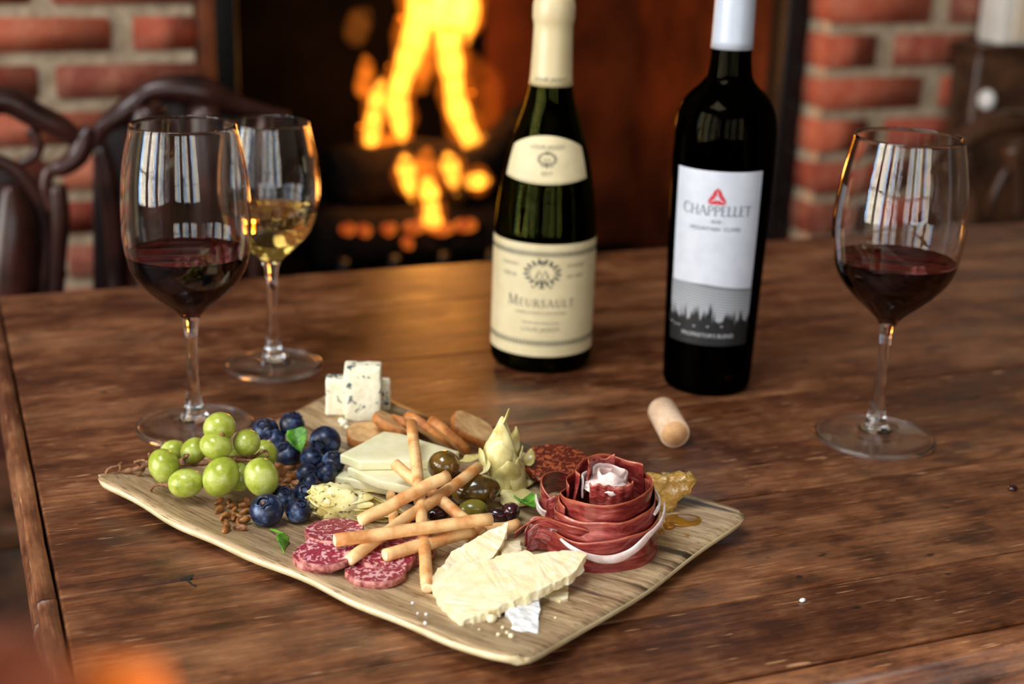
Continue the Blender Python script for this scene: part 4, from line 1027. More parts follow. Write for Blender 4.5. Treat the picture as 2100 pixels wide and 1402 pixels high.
for k, (x, y) in enumerate(SD1): seed(160 + x/3.5, 800 + y/3.5, SPECIAL.get(k, 'brown candied seed in the middle of the small heap in front of the grapes'), 'seeds in front of the grapes', k)
for k, (x, y) in enumerate(SD2): seed(160 + x/3.5, 800 + y/3.5, 'brown candied seed scattered between the grapes and the blueberries', 'seeds between grapes and blueberries', k + 40)

# ------------------------------------------------------------------ cured sausage slices
def round_slice(name, c, nrm, r, t, face, rim, label, cat, grp, sx=1.0, seed_=0):
    R = align(nrm); n = 40
    s = empty(name, Vector(c) - Vector((0, 0, t/2)), label, cat, grp)
    def rad(a): return r*(1 + 0.035*noise.noise(Vector((math.cos(a)*1.5, math.sin(a)*1.5, seed_))) + 0.012*math.sin(7*a + seed_))
    def ring(k, z): return [Vector(c) + R @ Vector((rad(2*math.pi*i/n)*k*sx*math.cos(2*math.pi*i/n), rad(2*math.pi*i/n)*k*math.sin(2*math.pi*i/n), z)) for i in range(n)]
    V, Fc = [], []
    for k, z in ((0.955, -t/2), (1.0, -t/2 + 0.0006), (1.005, 0), (1.0, t/2 - 0.0006), (0.955, t/2)): V += ring(k, z)
    for j in range(4):
        for i in range(n): q = (i + 1) % n; Fc.append([j*n + i, j*n + q, (j + 1)*n + q, (j + 1)*n + i])
    make('casing', V, Fc, rim, s)
    V, Fc = [Vector(c) + R @ Vector((0, 0, t/2 + 0.0002))], []
    for k in (0.35, 0.7, 0.965): V += ring(k, t/2 + 0.00015)
    for i in range(n): Fc.append([0, 1 + i, 1 + (i + 1) % n])
    for j in range(2):
        for i in range(n): q = (i + 1) % n; Fc.append([1 + j*n + i, 1 + (j + 1)*n + i, 1 + (j + 1)*n + q, 1 + j*n + q])
    V2 = [Vector(c) + R @ Vector((0, 0, -t/2 - 0.0002))] + ring(0.965, -t/2 - 0.00015)
    k0 = len(V); V += V2
    for i in range(n): Fc.append([k0, k0 + 1 + (i + 1) % n, k0 + 1 + i])
    make('cut_face', V, Fc, face, s)
Zup = Vector((0, 0, 1))
SAL = [((686, 1093), .0105, Zup + Vector((-0.02, 0.06, 0)), .0166, 'salami slice at the back of the heap, below the grilled artichoke'),
       ((660, 1142), .0035, Zup, .0160, 'salami slice at the bottom left of the heap, mostly covered'),
       ((675, 1132), .0078, Zup + Vector((-0.10, -0.06, 0)), .0166, 'large salami slice on top at the left of the heap'),
       ((771, 1172), .0030, Zup, .0165, 'salami slice lying flat nearest the front edge of the board'),
       ((792, 1140), .0062, Zup + Vector((0.04, -0.10, 0)), .0166, 'salami slice under the crossing breadsticks'),
       ((836, 1128), .0030, Zup, .0160, 'reddish salami slice at the right of the heap beneath the breadsticks')]
for i, ((x, y), z, nr, r, lab_) in enumerate(SAL):
    round_slice('salami_slice', on_board(x, y, z), nr, r, 0.0046, M_SALAMI, M_SALAMI_RIM, lab_, 'salami', 'salami slices', 1.0, i*3.1)
CHO = [((1146, 953), .009, Vector((0.02, -0.16, 1)), .0238, 'dark red sausage slice on top behind the ham rose'), ((1158, 975), .003, Vector((0.02, 0.02, 1)), .0200, 'dark red sausage slice underneath, touching the ham rose'),
       ((1110, 958), .003, Vector((0, 0.05, 1)), .0190, 'dark red sausage slice half under the standing artichoke')]
for i, ((x, y), z, nr, r, lab_) in enumerate(CHO):
    round_slice('chorizo_slice', on_board(x, y, z), nr, r, 0.0030, M_CHORIZO, M_CHORIZO, lab_, 'sausage slice', 'dark sausage slices', 1.0, i*5 + 20)

# ------------------------------------------------------------------ blue cheese
def block(name, px, py, w, d, h, yaw, label, mat, cat, lift=0.0, grp=None, taper=0.95):
    b = on_board(px, py, lift); ex = Vector((math.cos(yaw), math.sin(yaw), 0)); ey = Vector((-math.sin(yaw), math.cos(yaw), 0))
    k = taper; top = [b + ex*(sx*w/2*k) + ey*(sy*d/2) + Vector((0, 0, h)) for sx, sy in ((-1, -1), (1, -1), (1, 1), (-1, 1))]
    return tag(make(name, *prism(top, h, 0.0014, 5, 0.0007, 170, seed=px), mat), label, cat, grp)
yv = -YAW
block('blue_cheese', 745, 858, 0.0262, 0.012, 0.0405, yv + 0.03, 'tallest block of blue cheese standing in front of the other two', M_BLUECH, 'cheese', -0.0004, 'blue cheese blocks')
block('blue_cheese', 697, 846, 0.0200, 0.013, 0.0270, yv + 0.12, 'shorter block of blue cheese behind the tall one on its left', M_BLUECH, 'cheese', -0.0004, 'blue cheese blocks')
block('blue_cheese', 783, 838, 0.0125, 0.012, 0.0220, yv + 0.10, 'narrow block of blue cheese peeking out behind the tall one on its right', M_BLUECH, 'cheese', -0.0004, 'blue cheese blocks')
for k, (x, y, r) in enumerate(((706, 868, .0030), (712, 876, .0019), (700, 862, .0022))):
    tag(make('cheese_crumb', *blob(on_board(x, y, r*0.8), (r, r*0.9, r*0.85), None, 12, 9, lambda q: 0.25*noise.noise(q*2 + Vector((k*4, 1, 0)))), M_BLUECH),
        ['largest blue cheese crumb at the foot of the tall block', 'small blue cheese crumb nearest the toast', 'blue cheese crumb left of the foot of the tall block'][k], 'cheese crumb', 'blue cheese crumbs')

# ------------------------------------------------------------------ toasts
def toast(c, d, nrm, L, W, t, label, k):
    "an oval bread slice: long axis d, face normal nrm"
    d = Vector(d).normalized(); nrm = Vector(nrm); nrm = (nrm - d*nrm.dot(d)).normalized(); sd = nrm.cross(d); n = 36
    s = empty('toast', c, label, 'toast', 'toast slices')
    def ring(q, z):
        out = []
        for i in range(n):
            a = 2*math.pi*i/n; ca_, sa_ = math.cos(a), math.sin(a)
            sx = math.copysign(abs(ca_)**0.7, ca_); sy = math.copysign(abs(sa_)**0.8, sa_)
            w = 1 + 0.05*noise.noise(Vector((ca_*2, sa_*2, k*3.3)))
            out.append(Vector(c) + d*(L/2*sx*q*w) + sd*(W/2*sy*q*w) + nrm*z)
        return out
    V, Fc = [], []
    for q, z in ((0.93, -t/2), (1.0, -t/2 + 0.0008), (1.01, 0), (1.0, t/2 - 0.0008), (0.93, t/2)): V += ring(q, z)
    for j in range(4):
        for i in range(n): p = (i + 1) % n; Fc.append([j*n + i, j*n + p, (j + 1)*n + p, (j + 1)*n + i])
    make('crust', V, Fc, M_CRUST, s)
    for sg in (1, -1):
        V, Fc = [Vector(c) + nrm*(sg*t/2)], []
        for q in (0.33, 0.66, 0.945): V += ring(q, sg*(t/2 + 0.0001))
        for v in V: v += nrm*(0.0004*noise.noise(v*400))
        for i in range(n): Fc.append([0, 1 + i, 1 + (i + 1) % n])
        for j in range(2):
            for i in range(n): p = (i + 1) % n; Fc.append([1 + j*n + i, 1 + (j + 1)*n + i, 1 + (j + 1)*n + p, 1 + j*n + p])
        make('crumb_face', V, Fc, M_TOAST, s)
TO = [((757, 893), .0046, RT*1.0 + FW*0.1, UP*0.8 - FW*0.5, .0300, .0240, .0070, 'toast slice lying flat just in front of the blue cheese'),
      ((806, 872), .0120, RT*0.85 - UP*0.50 - FW*0.1, UP*0.75 + RT*0.35 - FW*0.15, .0300, .0220, .0060, 'toast slice leaning beside the right foot of the blue cheese'),
      ((886, 886), .0125, RT*0.95 - UP*0.62, UP*0.8 + RT*0.5 + FW*0.2, .0430, .0260, .0060, 'longest toast slice in the middle of the leaning row'),
      ((921, 895), .0135, RT*0.85 - UP*0.75, UP*0.75 + RT*0.55 + FW*0.2, .0350, .0260, .0060, 'toast slice with a pink crust, fourth from the blue cheese'),
      ((968, 880), .0140, RT*0.9 - UP*0.45 + FW*0.3, UP*0.75 + RT*0.2 - FW*0.5, .0320, .0240, .0060, 'toast slice just behind the standing artichoke'),
      ((849, 872), .0080, RT*0.95 - UP*0.30, UP*0.9 + FW*0.1, .0330, .0240, .0060, 'toast slice hidden low behind the leaning row')]
for k, ((x, y), z, d, nr, L, W, t, lab_) in enumerate(TO): toast(on_board(x, y, z), d, nr, L, W, t, lab_, k)

# ------------------------------------------------------------------ pale cheese slices
def wedge(px, z, t, label, amp=0.0003):
    return tag(make('cheese_slice', *prism([at(x, y, z) for x, y in px], t, 0.0008, 4, amp, 90, seed=px[0][0]), M_CHEESE), label, 'cheese', 'pale cheese slices')
wedge([(686, 977), (722, 954), (850, 962), (930, 985), (838, 1004)], ZB + 0.0068, 0.0062, 'pale cheese slice at the bottom of the stack')
wedge([(712, 958), (752, 948), (900, 955), (935, 972), (846, 1000), (775, 985)], ZB + 0.0128, 0.0056, 'pale cheese slice in the middle of the stack')
wedge([(697, 931), (787, 884), (826, 889), (942, 925), (895, 944), (740, 946)], ZB + 0.0190, 0.0060, 'pale triangular cheese slice on top of the stack')

# ------------------------------------------------------------------ olives
def olive(px, py, hw, hh, ang_, z, mat, label, grp, hole=None):
    p = at(px, py, z); s = (p - CAM).dot(FW)/F; a = math.radians(ang_)
    z = max(z, bz(p) + hh*s*0.95); p = at(px, py, z)
    d = RT*math.cos(a) + UP*math.sin(a); R = align(d)
    o = empty('olive', p - Vector((0, 0, hh*s)), label, 'olive', grp)
    make('flesh', *blob(p, (hh*s, hh*s, hw*s), R, 28, 20, lambda q: 0.035*noise.noise(q*1.5 + Vector((px, 0, 0)))), mat, o)
    if hole:
        e = (RT*hole[0] + UP*hole[1] - FW*hole[2]).normalized(); q = R.inverted() @ e
        k = 1/math.sqrt((q.x/(hh*s))**2 + (q.y/(hh*s))**2 + (q.z/(hw*s))**2); c = p + e*k*0.985
        Rm = align(e); V, Fc = [], []
        n = 18
        for i in range(n):
            b = 2*math.pi*i/n; j = 1 + 0.25*noise.noise(Vector((math.cos(b)*2, math.sin(b)*2, px)))
            for rad, h in ((0.0012, -0.0006), (0.0022*j, 0.0006), (0.0031*j, 0.0005), (0.0038, -0.0008)): V.append(c + Rm @ Vector((rad*math.cos(b), rad*math.sin(b), h)))
        for i in range(n):
            i2 = (i + 1) % n
            for w in range(3): Fc.append([i*4 + w, i2*4 + w, i2*4 + w + 1, i*4 + w + 1])
        make('pit_hole', V, Fc, M_PIT, o)
olive(910, 954, 34, 31, 12, .0290, M_OLIVE, 'brown green olive on top of the pile, with its pit hole to the right', 'large olives', (0.75, -0.1, 0.6))
olive(975, 1005, 51, 33, 8, .0175, M_OLIVE, 'largest glossy brown olive in front of the standing artichoke', 'large olives', (0.95, -0.25, 0.45))
olive(969, 1043, 30, 20, 5, .0120, M_OLIVE_G, 'dull green olive half hidden behind the breadsticks', 'large olives')
olive(930, 990, 30, 26, 30, .0140, M_OLIVE, 'brown olive beneath the breadsticks and the top olive', 'large olives')
for x, y, hw, hh, an_, z, lab_ in ((1047, 1049, 20, 19, 40, .0120, 'round dark purple olive nearest the mint and the ham'), (1022, 1056, 23, 15, -12, .0105, 'flattened dark purple olive beside the round one'),
        (900, 1050, 26, 17, 20, .0110, 'dark purple olive seen between the crossing breadsticks'), (856, 1064, 24, 16, 30, .0105, 'dark purple olive under the breadsticks next to the salami'),
        (828, 1012, 24, 17, 10, .0110, 'dark olive between the cheese stack and the grilled artichoke'), (870, 1030, 24, 17, -20, .0110, 'dark purple olive deep beneath the upper breadsticks')):
    olive(x, y, hw, hh, an_, z, M_KALA, lab_, 'small dark olives')

# ------------------------------------------------------------------ artichokes
def petal(name, parent, base, d, up, L, W, cup, bend, mat, k):
    V, Fc, U = leaf_sheet(base, d, up, L, W, cup, bend, nu=10, nv=6, crinkle=0.0024, seed=k*7.7, tip=1.2)
    solid(make(name, V, Fc, mat, parent, uv=U), 0.0009, 1)
rr = random.Random(21)
a1c = on_board(716, 1035, 0.010)
ar = empty('artichoke_heart', on_board(716, 1045), 'grilled artichoke heart lying on its side with charred leaf tips', 'artichoke', 'artichoke hearts')
axis = (RT*0.97 - UP*0.16 + FW*0.05).normalized()
make('heart', *blob(a1c - axis*0.006, (0.0105, 0.0120, 0.0170), align(axis), 24, 16, lambda q: 0.35*noise.noise(q*3.0)), M_ARTI_G, ar)
n_ = 20
for k in range(n_):
    a = 2*math.pi*k/n_*2.0 + rr.uniform(-0.2, 0.2); lay = k/n_
    o1 = (UP*math.cos(a) + (FW*-1)*math.sin(a))
    base = a1c + axis*(-0.020 + 0.020*lay) + o1*(0.0085 - 0.0035*lay)
    d = axis*1.0 + o1*(0.10 - 0.30*lay + rr.uniform(-0.10, 0.10))
    petal('petal', ar, base, d, o1, 0.033 + rr.uniform(-0.005, 0.006), 0.0088*rr.uniform(0.85, 1.2), -0.45, -0.05 + rr.uniform(-0.08, 0.05), M_ARTI_G, k)
for k in range(9):                                    # the cut, fluffy end towards the blueberries
    a = 2*math.pi*k/9; o1 = UP*math.cos(a) - FW*math.sin(a)
    petal('petal', ar, a1c - axis*0.012 + o1*0.004, -axis + o1*(0.10 + rr.uniform(-0.3, 0.35)), o1, 0.0125*rr.uniform(0.8, 1.2), 0.0052, 0.35, -0.2, M_ARTI_G, k + 50)
a2b = on_board(1026, 992, 0.004)
ar2 = empty('artichoke_heart', on_board(1026, 995), 'pale oily artichoke heart standing upright with its pointed tip up', 'artichoke', 'artichoke hearts')
axis = (Zup*1.0 + RT*-0.06).normalized()
make('heart', *blob(a2b + axis*0.014, (0.0120, 0.0110, 0.0200), align(axis), 24, 16, lambda q: 0.12*noise.noise(q*2.2)), M_ARTI, ar2)
n_ = 18
for k in range(n_):
    a = 2*math.pi*k*0.381966 + 0.4; lay = k/n_
    o1 = (RT*math.cos(a) - FW*math.sin(a)); o1 = (o1 - Zup*o1.z).normalized()
    base = a2b + o1*(0.0135 - 0.0070*lay) + Zup*(-0.001 + 0.010*lay) + RT*0.002
    d = Zup*1.0 + o1*(0.10 - 0.36*lay + rr.uniform(-0.10, 0.16)) - RT*0.06
    petal('petal', ar2, base, d, o1, (0.026 + 0.013*lay)*rr.uniform(0.72, 1.15), 0.0105*rr.uniform(0.75, 1.2)*(1 - 0.22*lay), -0.42, -0.14 + rr.uniform(-0.10, 0.08), M_ARTI, k + 100)
petal('petal', ar2, a2b + Zup*0.022, Zup + RT*0.02, -FW, 0.0225, 0.0062, -0.5, -0.03, M_ARTI, 140)
petal('petal', ar2, a2b + Zup*0.020 + RT*0.004, Zup*0.9 + RT*0.25, -FW, 0.0190, 0.0058, -0.5, -0.05, M_ARTI, 141)
for k, (x, y, x2, y2, w) in enumerate(((1030, 1000, 1118, 1020, .0120), (1040, 985, 1105, 975, .0090), (1035, 1010, 1085, 1032, .0095), (985, 930, 935, 945, .0050), (1080, 950, 1088, 918, .0040), (1000, 940, 968, 985, .0070), (1062, 925, 1094, 985, .0085), (1040, 930, 1060, 1000, .0090), (1015, 945, 1020, 1010, .0090))):
    z0, z1 = (.012, .010) if k < 3 else ((.024, .022) if k == 3 else (.022, .030)) if k < 5 else ((.030, .016) if k == 5 else (.026, .010))
    p, q = at(x, y, z0), at(x2, y2, z1)
    petal('petal', ar2, p, q - p, UP - FW*0.3, (q - p).length, w, -0.25, -0.05, M_ARTI, 160 + k)

# ------------------------------------------------------------------ breadsticks
BS = [((803, 1013, .012), (819, 1152, .012), 22, 'breadstick lying lowest, upright in view beside the salami'),
      ((845, 868, .0420), (878, 1206, .0110), 25, 'longest breadstick, upright in view, its pale tip leaning on the cheese stack'),
      ((810, 951, .0330), (990, 1094, .0150), 25, 'breadstick sloping down to the right from the pale cheese stack'),
      ((983, 958, .0300), (716, 1147, .0180), 25, 'breadstick from the large olives down to the salami, under the topmost one'),
      ((740, 1068, .0230), (919, 975, .0380), 27, 'topmost breadstick, browned, reaching from the grilled artichoke to the upper olive'),
      ((687, 1109, .0250), (1008, 1064, .0265), 27, 'long breadstick lying level across the pile above the salami'),
      ((790, 1138, .0180), (968, 1090, .0175), 27, 'thick breadstick in front, its cut white end facing left'),
      ((955, 1098, .0130), (1062, 1076, .0130), 26, 'short visible breadstick behind the hard cheese, pointing to the ham rose')]
for k, (A, B, w, lab_) in enumerate(BS):
    a, b = at(*A), at(*B); s = ((a + b)/2 - CAM).dot(FW)/F; r = w/2*s; n = 14
    o = empty('breadstick', (a + b)/2 - Vector((0, 0, r)), lab_, 'breadstick', 'breadsticks')
    path = [a.lerp(b, i/n) + noise.noise_vector(Vector((i*0.35, k*5, 0)))*0.0008 for i in range(n + 1)]
    rad = [r*(1 + 0.06*noise.noise(Vector((i*0.8, k*3, 1)))) for i in range(n + 1)]
    d = (b - a).normalized()
    make('crust', *tube(path, rad, 14, lambda i, t: 0.05*noise.noise(Vector((math.cos(t), math.sin(t), k*2 + i*0.1)))), M_BREAD, o)
    for e, dr in ((path[0], -d), (path[-1], d)):
        make('cut_end', *blob(e, (r*0.90, r*0.90, 0.0009), align(dr), 14, 8, lambda q: 0.12*noise.noise(q*3 + Vector((k, 0, 0)))), M_CRUMB_END, o)

# ------------------------------------------------------------------ hard cheese
def chunk(px, zs, t, label, mat=M_PARM, amp=0.00045, down=None, name='hard_cheese'):
    q, rj = [], random.Random(px[0][0])
    for i in range(len(px)):                   # a crumbly outline
        (xa, ya), (xb, yb) = px[i], px[(i + 1) % len(px)]; za, zb2 = zs[i], zs[(i + 1) % len(px)]
        n = max(1, int(math.hypot(xb - xa, yb - ya)/7))
        for k in range(n):
            f_ = k/n; jx, jy = (rj.uniform(-1.8, 1.8), rj.uniform(-1.8, 1.8)) if k else (0, 0)
            q.append((xa + (xb - xa)*f_ + jx, ya + (yb - ya)*f_ + jy, za + (zb2 - za)*f_))
    pts = [at(*v) for v in q]
    return tag(make(name, *prism(pts, t, 0.0, 3, amp, 260, down=down, seed=px[0][0], ragged=0.0011), mat, smooth=False), label, 'cheese', 'hard cheese pieces')
P_ = [(881, 1191), (897, 1164), (925, 1152), (962, 1150), (1006, 1146), (1046, 1132), (1077, 1127), (1094, 1137), (1125, 1131), (1160, 1129), (1203, 1134), (1188, 1157), (1183, 1168), (1145, 1190), (1106, 1209), (1057, 1229), (1006, 1251), (943, 1276), (927, 1264), (903, 1231)]
zP = [0.0118 + 0.0085*(x - 880)/320.0 + 0.003*max(0, min(1, (1276 - y)/150.0)) for x, y in P_]
chunk(P_, zP, 0.0052, 'largest jagged piece of hard yellow cheese at the front of the board')
chunk([(905, 1170), (925, 1130), (960, 1112), (1000, 1088), (1041, 1071), (1037, 1092), (1030, 1112), (1012, 1142), (960, 1165)], [.0150, .0185, .0210, .0235, .0265, .0225, .0200, .0160, .0135], 0.0070, 'pointed piece of hard yellow cheese rising behind the largest one', amp=0.0004)
chunk([(1020, 1120), (1045, 1108), (1067, 1107), (1070, 1128), (1030, 1140)], [.0150]*5, 0.0075, 'small tan piece of hard cheese between the pointed piece and the ham', amp=0.0006)
chunk([(1105, 1205), (1168, 1178), (1165, 1226), (1150, 1231), (1137, 1226), (1108, 1214)], [.0105]*6, 0.0042, 'flat piece of hard cheese under the right end of the largest piece', amp=0.0005)
chunk([(1036, 1252), (1062, 1226), (1107, 1206), (1105, 1262), (1103, 1298), (1090, 1314), (1066, 1304), (1049, 1288), (1054, 1272)], [.0130, .0140, .0135, .0120, .0110, .0105, .0105, .0110, .0120], 0.0055, 'white rind piece of cheese under the largest hard cheese, pointing to the front', M_RIND, 0.0010)
CR = [(846, 1236, .0008), (857, 1257, .0007), (874, 1259, .0009), (872, 1277, .0009), (966, 1276, .0008), (1008, 1268, .0026), (1001, 1262, .0017), (983, 1290, .0006), (1031, 1286, .0009), (1022, 1300, .0010), (1139, 1266, .0007), (990, 1270, .0012), (1048, 1303, .0014), (1040, 1297, .0010)]
for k, (x, y, r) in enumerate(CR):
    big = r > 0.0015
    tag(make('cheese_crumb', *blob(on_board(x, y, r*0.7), (r*1.1, r, r*0.9), rotm('Z', k*40), 10, 7, lambda q: 0.25*noise.noise(q*2 + Vector((k*4, 3, 0)))), M_PARM if x > 960 else M_RIND),
        {5: 'largest pale cheese crumb in front of the big hard cheese', 6: 'second largest cheese crumb touching the edge of the big hard cheese'}.get(k, 'tiny pale cheese crumb scattered on the front of the board'), 'cheese crumb', 'hard cheese crumbs' if not big else None)

tag(make('cheese_crumb', *blob(at(1646, 1230, 0.0009), (0.0019, 0.0014, 0.0011), None, 10, 7, lambda q: 0.25*noise.noise(q*2)), M_RIND), 'white cheese crumb lying alone on the bare table at the lower right', 'cheese crumb')
tag(make('pebble', *blob(at(2077, 1000, 0.0018), (0.0034, 0.0028, 0.0020), None, 12, 9, lambda q: 0.2*noise.noise(q*2)), M_KALA), 'small dark pit lying on the table at the right edge', 'olive pit')
# ------------------------------------------------------------------ ham rose
rc = at(1238, 1128, ZB)                                # middle of the rose on the board
rose = empty('ham_rose', rc, 'rose of rolled dark red cured ham ribbons with white fat', 'cured ham')
tocam = Vector((-FW.x, -FW.y, 0)).normalized(); right = Vector((RT.x, RT.y, 0)).normalized()
def ribbon(a0, a1, r0, r1, z0, z1, flare, name='ribbon', mat=None, n=44, tilt=0.0, wob=0.0026, seed_=0, zfun=None):
    "strip wound about the middle: angles in degrees, 0 towards the viewer, + to the viewer's right"
    def f(u, v):
        a = math.radians(a0 + (a1 - a0)*u); r = r0 + (r1 - r0)*u
        lo, hi = (z0, z1) if zfun is None else zfun(u)
        z = lo + (hi - lo)*v
        r += flare*v + wob*noise.noise(Vector((a*1.3, v*1.2, seed_)))*1.2
        d = tocam*math.cos(a) + right*math.sin(a)
        zz = z + tilt*math.sin(a) + 0.0034*noise.noise(Vector((a*1.4, 5, seed_*3.3)))*v
        return rc + d*r + Vector((0, 0, zz))
    V, Fc, U = sheet(f, n, 10)
    return solid(make(name, V, Fc, mat or M_HAM, rose, uv=U), 0.0008, 1)
ribbon(-80, 125, 0.0322, 0.0300, 0, 0, -0.0012, seed_=1, zfun=lambda u: (0.000, 0.014 + 0.020*u**1.2))
ribbon(105, 300, 0.0300, 0.0290, 0.000, 0.034, -0.003, seed_=2)
ribbon(-110, 118, 0.0290, 0.0272, 0, 0, 0.0000, seed_=3, zfun=lambda u: (0.004, 0.0265 + 0.012*u**1.5))
ribbon(100, 285, 0.0268, 0.0250, 0.004, 0.042, -0.003, seed_=4)
ribbon(-80, 128, 0.0246, 0.0228, 0, 0, 0.0020, seed_=5, zfun=lambda u: (0.016, 0.0395 + 0.006*u**2))
ribbon(112, 290, 0.0212, 0.0180, 0.020, 0.051, -0.001, seed_=6)
ribbon(160, 275, 0.0150, 0.0135, 0.030, 0.0545, -0.003, seed_=8)
# fat: a pale rim low on the front and a folded pale heart
def fat_strip(a0, a1, r, zf, w, seed_):
    def f(u, v):
        a = math.radians(a0 + (a1 - a0)*u); d = tocam*math.cos(a) + right*math.sin(a)
        taper = math.sin(math.pi*min(1, max(0, u*0.94 + 0.03)))**0.7*(0.8 + 0.7*noise.noise(Vector((u*6, 2, seed_))))
        return rc + d*(r + 0.0008*math.sin(v*math.pi) + 0.0008*noise.noise(Vector((a*3, v, seed_)))) + Vector((0, 0, zf(u) + (v - 0.5)*w*taper))
    V, Fc, U = sheet(f, 36, 6); solid(make('fat', V, Fc, M_FAT, rose, uv=U), 0.0010, 1)
fat_strip(-52, 92, 0.0322, lambda u: 0.0165 - 0.006*math.sin(math.pi*min(1, u*1.5))*(1 if u < 0.66 else 1) + 0.018*max(0, u - 0.42)**1.3*1.6, 0.0066, 1)
fat_strip(60, 112, 0.0292, lambda u: 0.030 + 0.004*u, 0.0035, 2)
def roll(a0, turns, r0, r1, z0, z1, name, mat, seed_):
    def f(u, v):
        a = a0 + 2*math.pi*turns*u; r = r0 + (r1 - r0)*u + 0.0016*math.sin(9*u + seed_)*v + 0.0012*noise.noise(Vector((u*9, v*2, seed_)))
        d = tocam*math.cos(a) + right*math.sin(a)
        return rc + d*r + Zup*(z0 + (z1 - z0)*v*(1 + 0.22*noise.noise(Vector((u*7, 1, seed_))))) - tocam*0.001
    V, Fc, U = sheet(f, 60, 8); solid(make(name, V, Fc, mat, rose, uv=U), 0.0014, 1)
roll(2.6, 1.25, 0.0035, 0.0105, 0.034, 0.0490, 'fat', M_FAT, 1.0)
roll(0.3, 0.75, 0.0085, 0.0145, 0.033, 0.0470, 'fat', M_FAT, 4.0)
roll(-0.9, 0.35, 0.0125, 0.0150, 0.032, 0.0455, 'ribbon', M_HAM, 7.0)
make('fat', *blob(rc + Zup*0.0405, (0.0125, 0.0125, 0.0045), None, 24, 12, lambda q: 0.3*noise.noise(q*2.5)), M_FAT, rose)
# tail and flaps on the left
def free_ribbon(pts, w, mat=None, name='ribbon', lean=0.0, seed_=0):
    "px, py, height of the lower edge; a strip standing up"
    P = spline([tuple(at(x, y, z)) + (k,) for k, (x, y, z) in enumerate(pts)], 8); n = len(P)
    def f(u, v):
        i = min(n - 2, int(u*(n - 1))); t = u*(n - 1) - i
        p = Vector(P[i][:3]).lerp(Vector(P[i + 1][:3]), t)
        ww = w*(0.25 + 0.75*math.sin(math.pi*(0.10 + 0.85*u))**0.6)
        return p + Zup*(ww*v) + (tocam*lean)*v*ww + noise.noise_vector(Vector((u*4, v*2, seed_)))*0.0012
    V, Fc, U = sheet(f, 32, 8); return solid(make(name, V, Fc, mat or M_HAM, rose, uv=U), 0.0012, 1)
free_ribbon([(1054, 1104, .010), (1085, 1083, .015), (1120, 1080, .022), (1170, 1095, .026), (1210, 1099, .026)], 0.0075, seed_=1, lean=0.6)
free_ribbon([(1080, 1130, .007), (1110, 1128, .007), (1150, 1135, .008), (1190, 1152, .010)], 0.0160, seed_=2, lean=-0.3)
free_ribbon([(1075, 1122, .008), (1095, 1108, .012), (1140, 1118, .014), (1185, 1135, .012)], 0.0130, seed_=3, lean=-0.5)
free_ribbon([(1190, 1010, .014), (1140, 1008, .016), (1108, 1022, .018), (1118, 1050, .014), (1160, 1075, .012)], 0.0150, seed_=4, lean=0.1)
free_ribbon([(1118, 1062, .016), (1150, 1070, .014), (1190, 1080, .012)], 0.0150, seed_=6, lean=-0.2)
free_ribbon([(1098, 1022, .016), (1102, 1040, .014), (1110, 1056, .012), (1132, 1062, .012)], 0.0060, M_FAT, 'fat', seed_=5, lean=0.5)

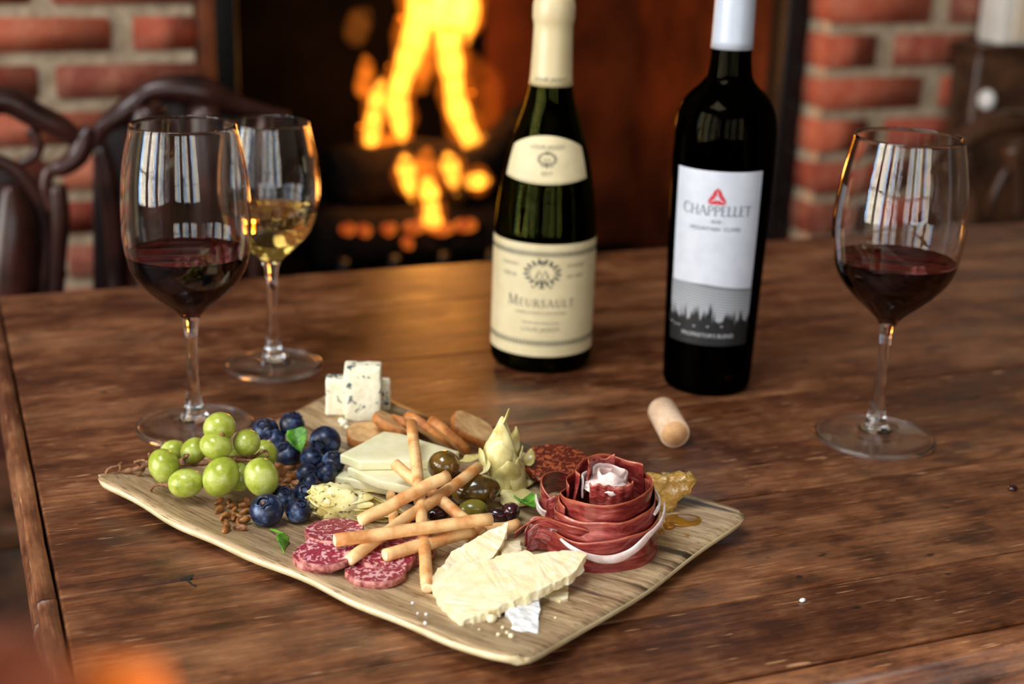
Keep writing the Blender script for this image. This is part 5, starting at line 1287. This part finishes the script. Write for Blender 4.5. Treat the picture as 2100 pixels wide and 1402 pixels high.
# ------------------------------------------------------------------ honeycomb and honey
hc = on_board(1366, 1046)
ex = right; ey = -tocam
def comb():
    out = [(-0.0165, 0.0195), (-0.010, 0.0225), (0.000, 0.0225), (0.010, 0.0240), (0.0165, 0.0215), (0.0120, 0.0125), (0.0065, 0.0065), (0.0035, -0.0005), (-0.0025, -0.0005), (-0.006, 0.006), (-0.0125, 0.011)]
    top = [hc + ex*x + Zup*z - ey*0.004 for x, z in out]
    bm = bmesh.new(); a = [bm.verts.new(p) for p in top]; b = [bm.verts.new(p + ey*0.010) for p in top]; n = len(top)
    bm.faces.new(a); bm.faces.new(b[::-1])
    for i in range(n): bm.faces.new([a[(i + 1) % n], a[i], b[i], b[(i + 1) % n]])
    bmesh.ops.recalc_face_normals(bm, faces=bm.faces[:])
    bmesh.ops.bevel(bm, geom=bm.edges[:], offset=0.0009, segments=2, affect='EDGES')
    bmesh.ops.triangulate(bm, faces=bm.faces[:])
    for _ in range(2): bmesh.ops.subdivide_edges(bm, edges=[e for e in bm.edges if e.calc_length() > 0.002], cuts=1, use_grid_fill=True)
    bmesh.ops.triangulate(bm, faces=bm.faces[:])
    for v in bm.verts: v.co += noise.noise_vector(v.co*230)*0.0018 + noise.noise_vector(v.co*620)*0.0011
    r = bm_out(bm); bm.free(); return r
tag(make('honeycomb', *comb(), M_COMB), 'golden wedge of honeycomb standing behind the ham rose', 'honeycomb')
tag(make('honey_puddle', *blob(on_board(1404, 1066, 0.0004), (0.0118, 0.0085, 0.0014), rotm('Z', -20), 30, 12, lambda q: 0.06*noise.noise(q*2)), M_HONEY), 'flat oval puddle of honey on the right of the board', 'honey', 'honey on the board')
for x, y, r, lab_ in ((1371, 1076, .0034, 'round honey drop under the honeycomb'), (1356, 1089, .0016, 'small honey drop left of the round drop'), (1410, 1098, .0010, 'tiny honey drop nearest the right board edge')):
    tag(make('honey_drop', *blob(on_board(x, y, r*0.55), (r, r, r*0.75), None, 18, 12), M_HONEY), lab_, 'honey', 'honey on the board')

# ================================================================== out-of-focus autumn leaves close to the lens
def near(px, py, dist): return CAM + ray(px, py)*dist
vb = near(160, 1560, 0.27)
vase = empty('leaf_vase', (vb.x - 0.03, vb.y, 0), 'blurred orange and russet autumn leaves at the bottom left corner', 'leaves')
vx, vy = vb.x - 0.03, vb.y
make('vase', *lathe([(0, 0.0), (0.07, 0.0), (0.10, 0.10), (0.09, 0.25), (0.05, 0.40), (0.055, 0.44), (0.05, 0.44), (0.045, 0.40), (0, 0.05)], 32, (vx, vy, 0)), M_VASE, vase)
for k, (p0, p1, mt, W) in enumerate(((near(140, 1640, 0.24), near(330, 1360, 0.22), M_LEAF_O, 0.019), (near(60, 1620, 0.24), near(40, 1270, 0.22), M_LEAF_B, 0.016), (near(-80, 1500, 0.24), near(120, 1330, 0.23), M_LEAF_B, 0.014))):
    make('stem', *tube(spline([(vx, vy, 0.1), (vx, vy, 0.5), tuple((Vector((vx, vy, 0.6)) + p0)/2), tuple(p0)], 6), 0.0015, 8), M_STEM, vase)
    V, Fc, U = leaf_sheet(p0, p1 - p0, -FW, (p1 - p0).length, W, 0.2, 0.02, serr=0.2, nu=20, nv=8)
    solid(make('leaf', V, Fc, mt, vase, uv=U), 0.0004)
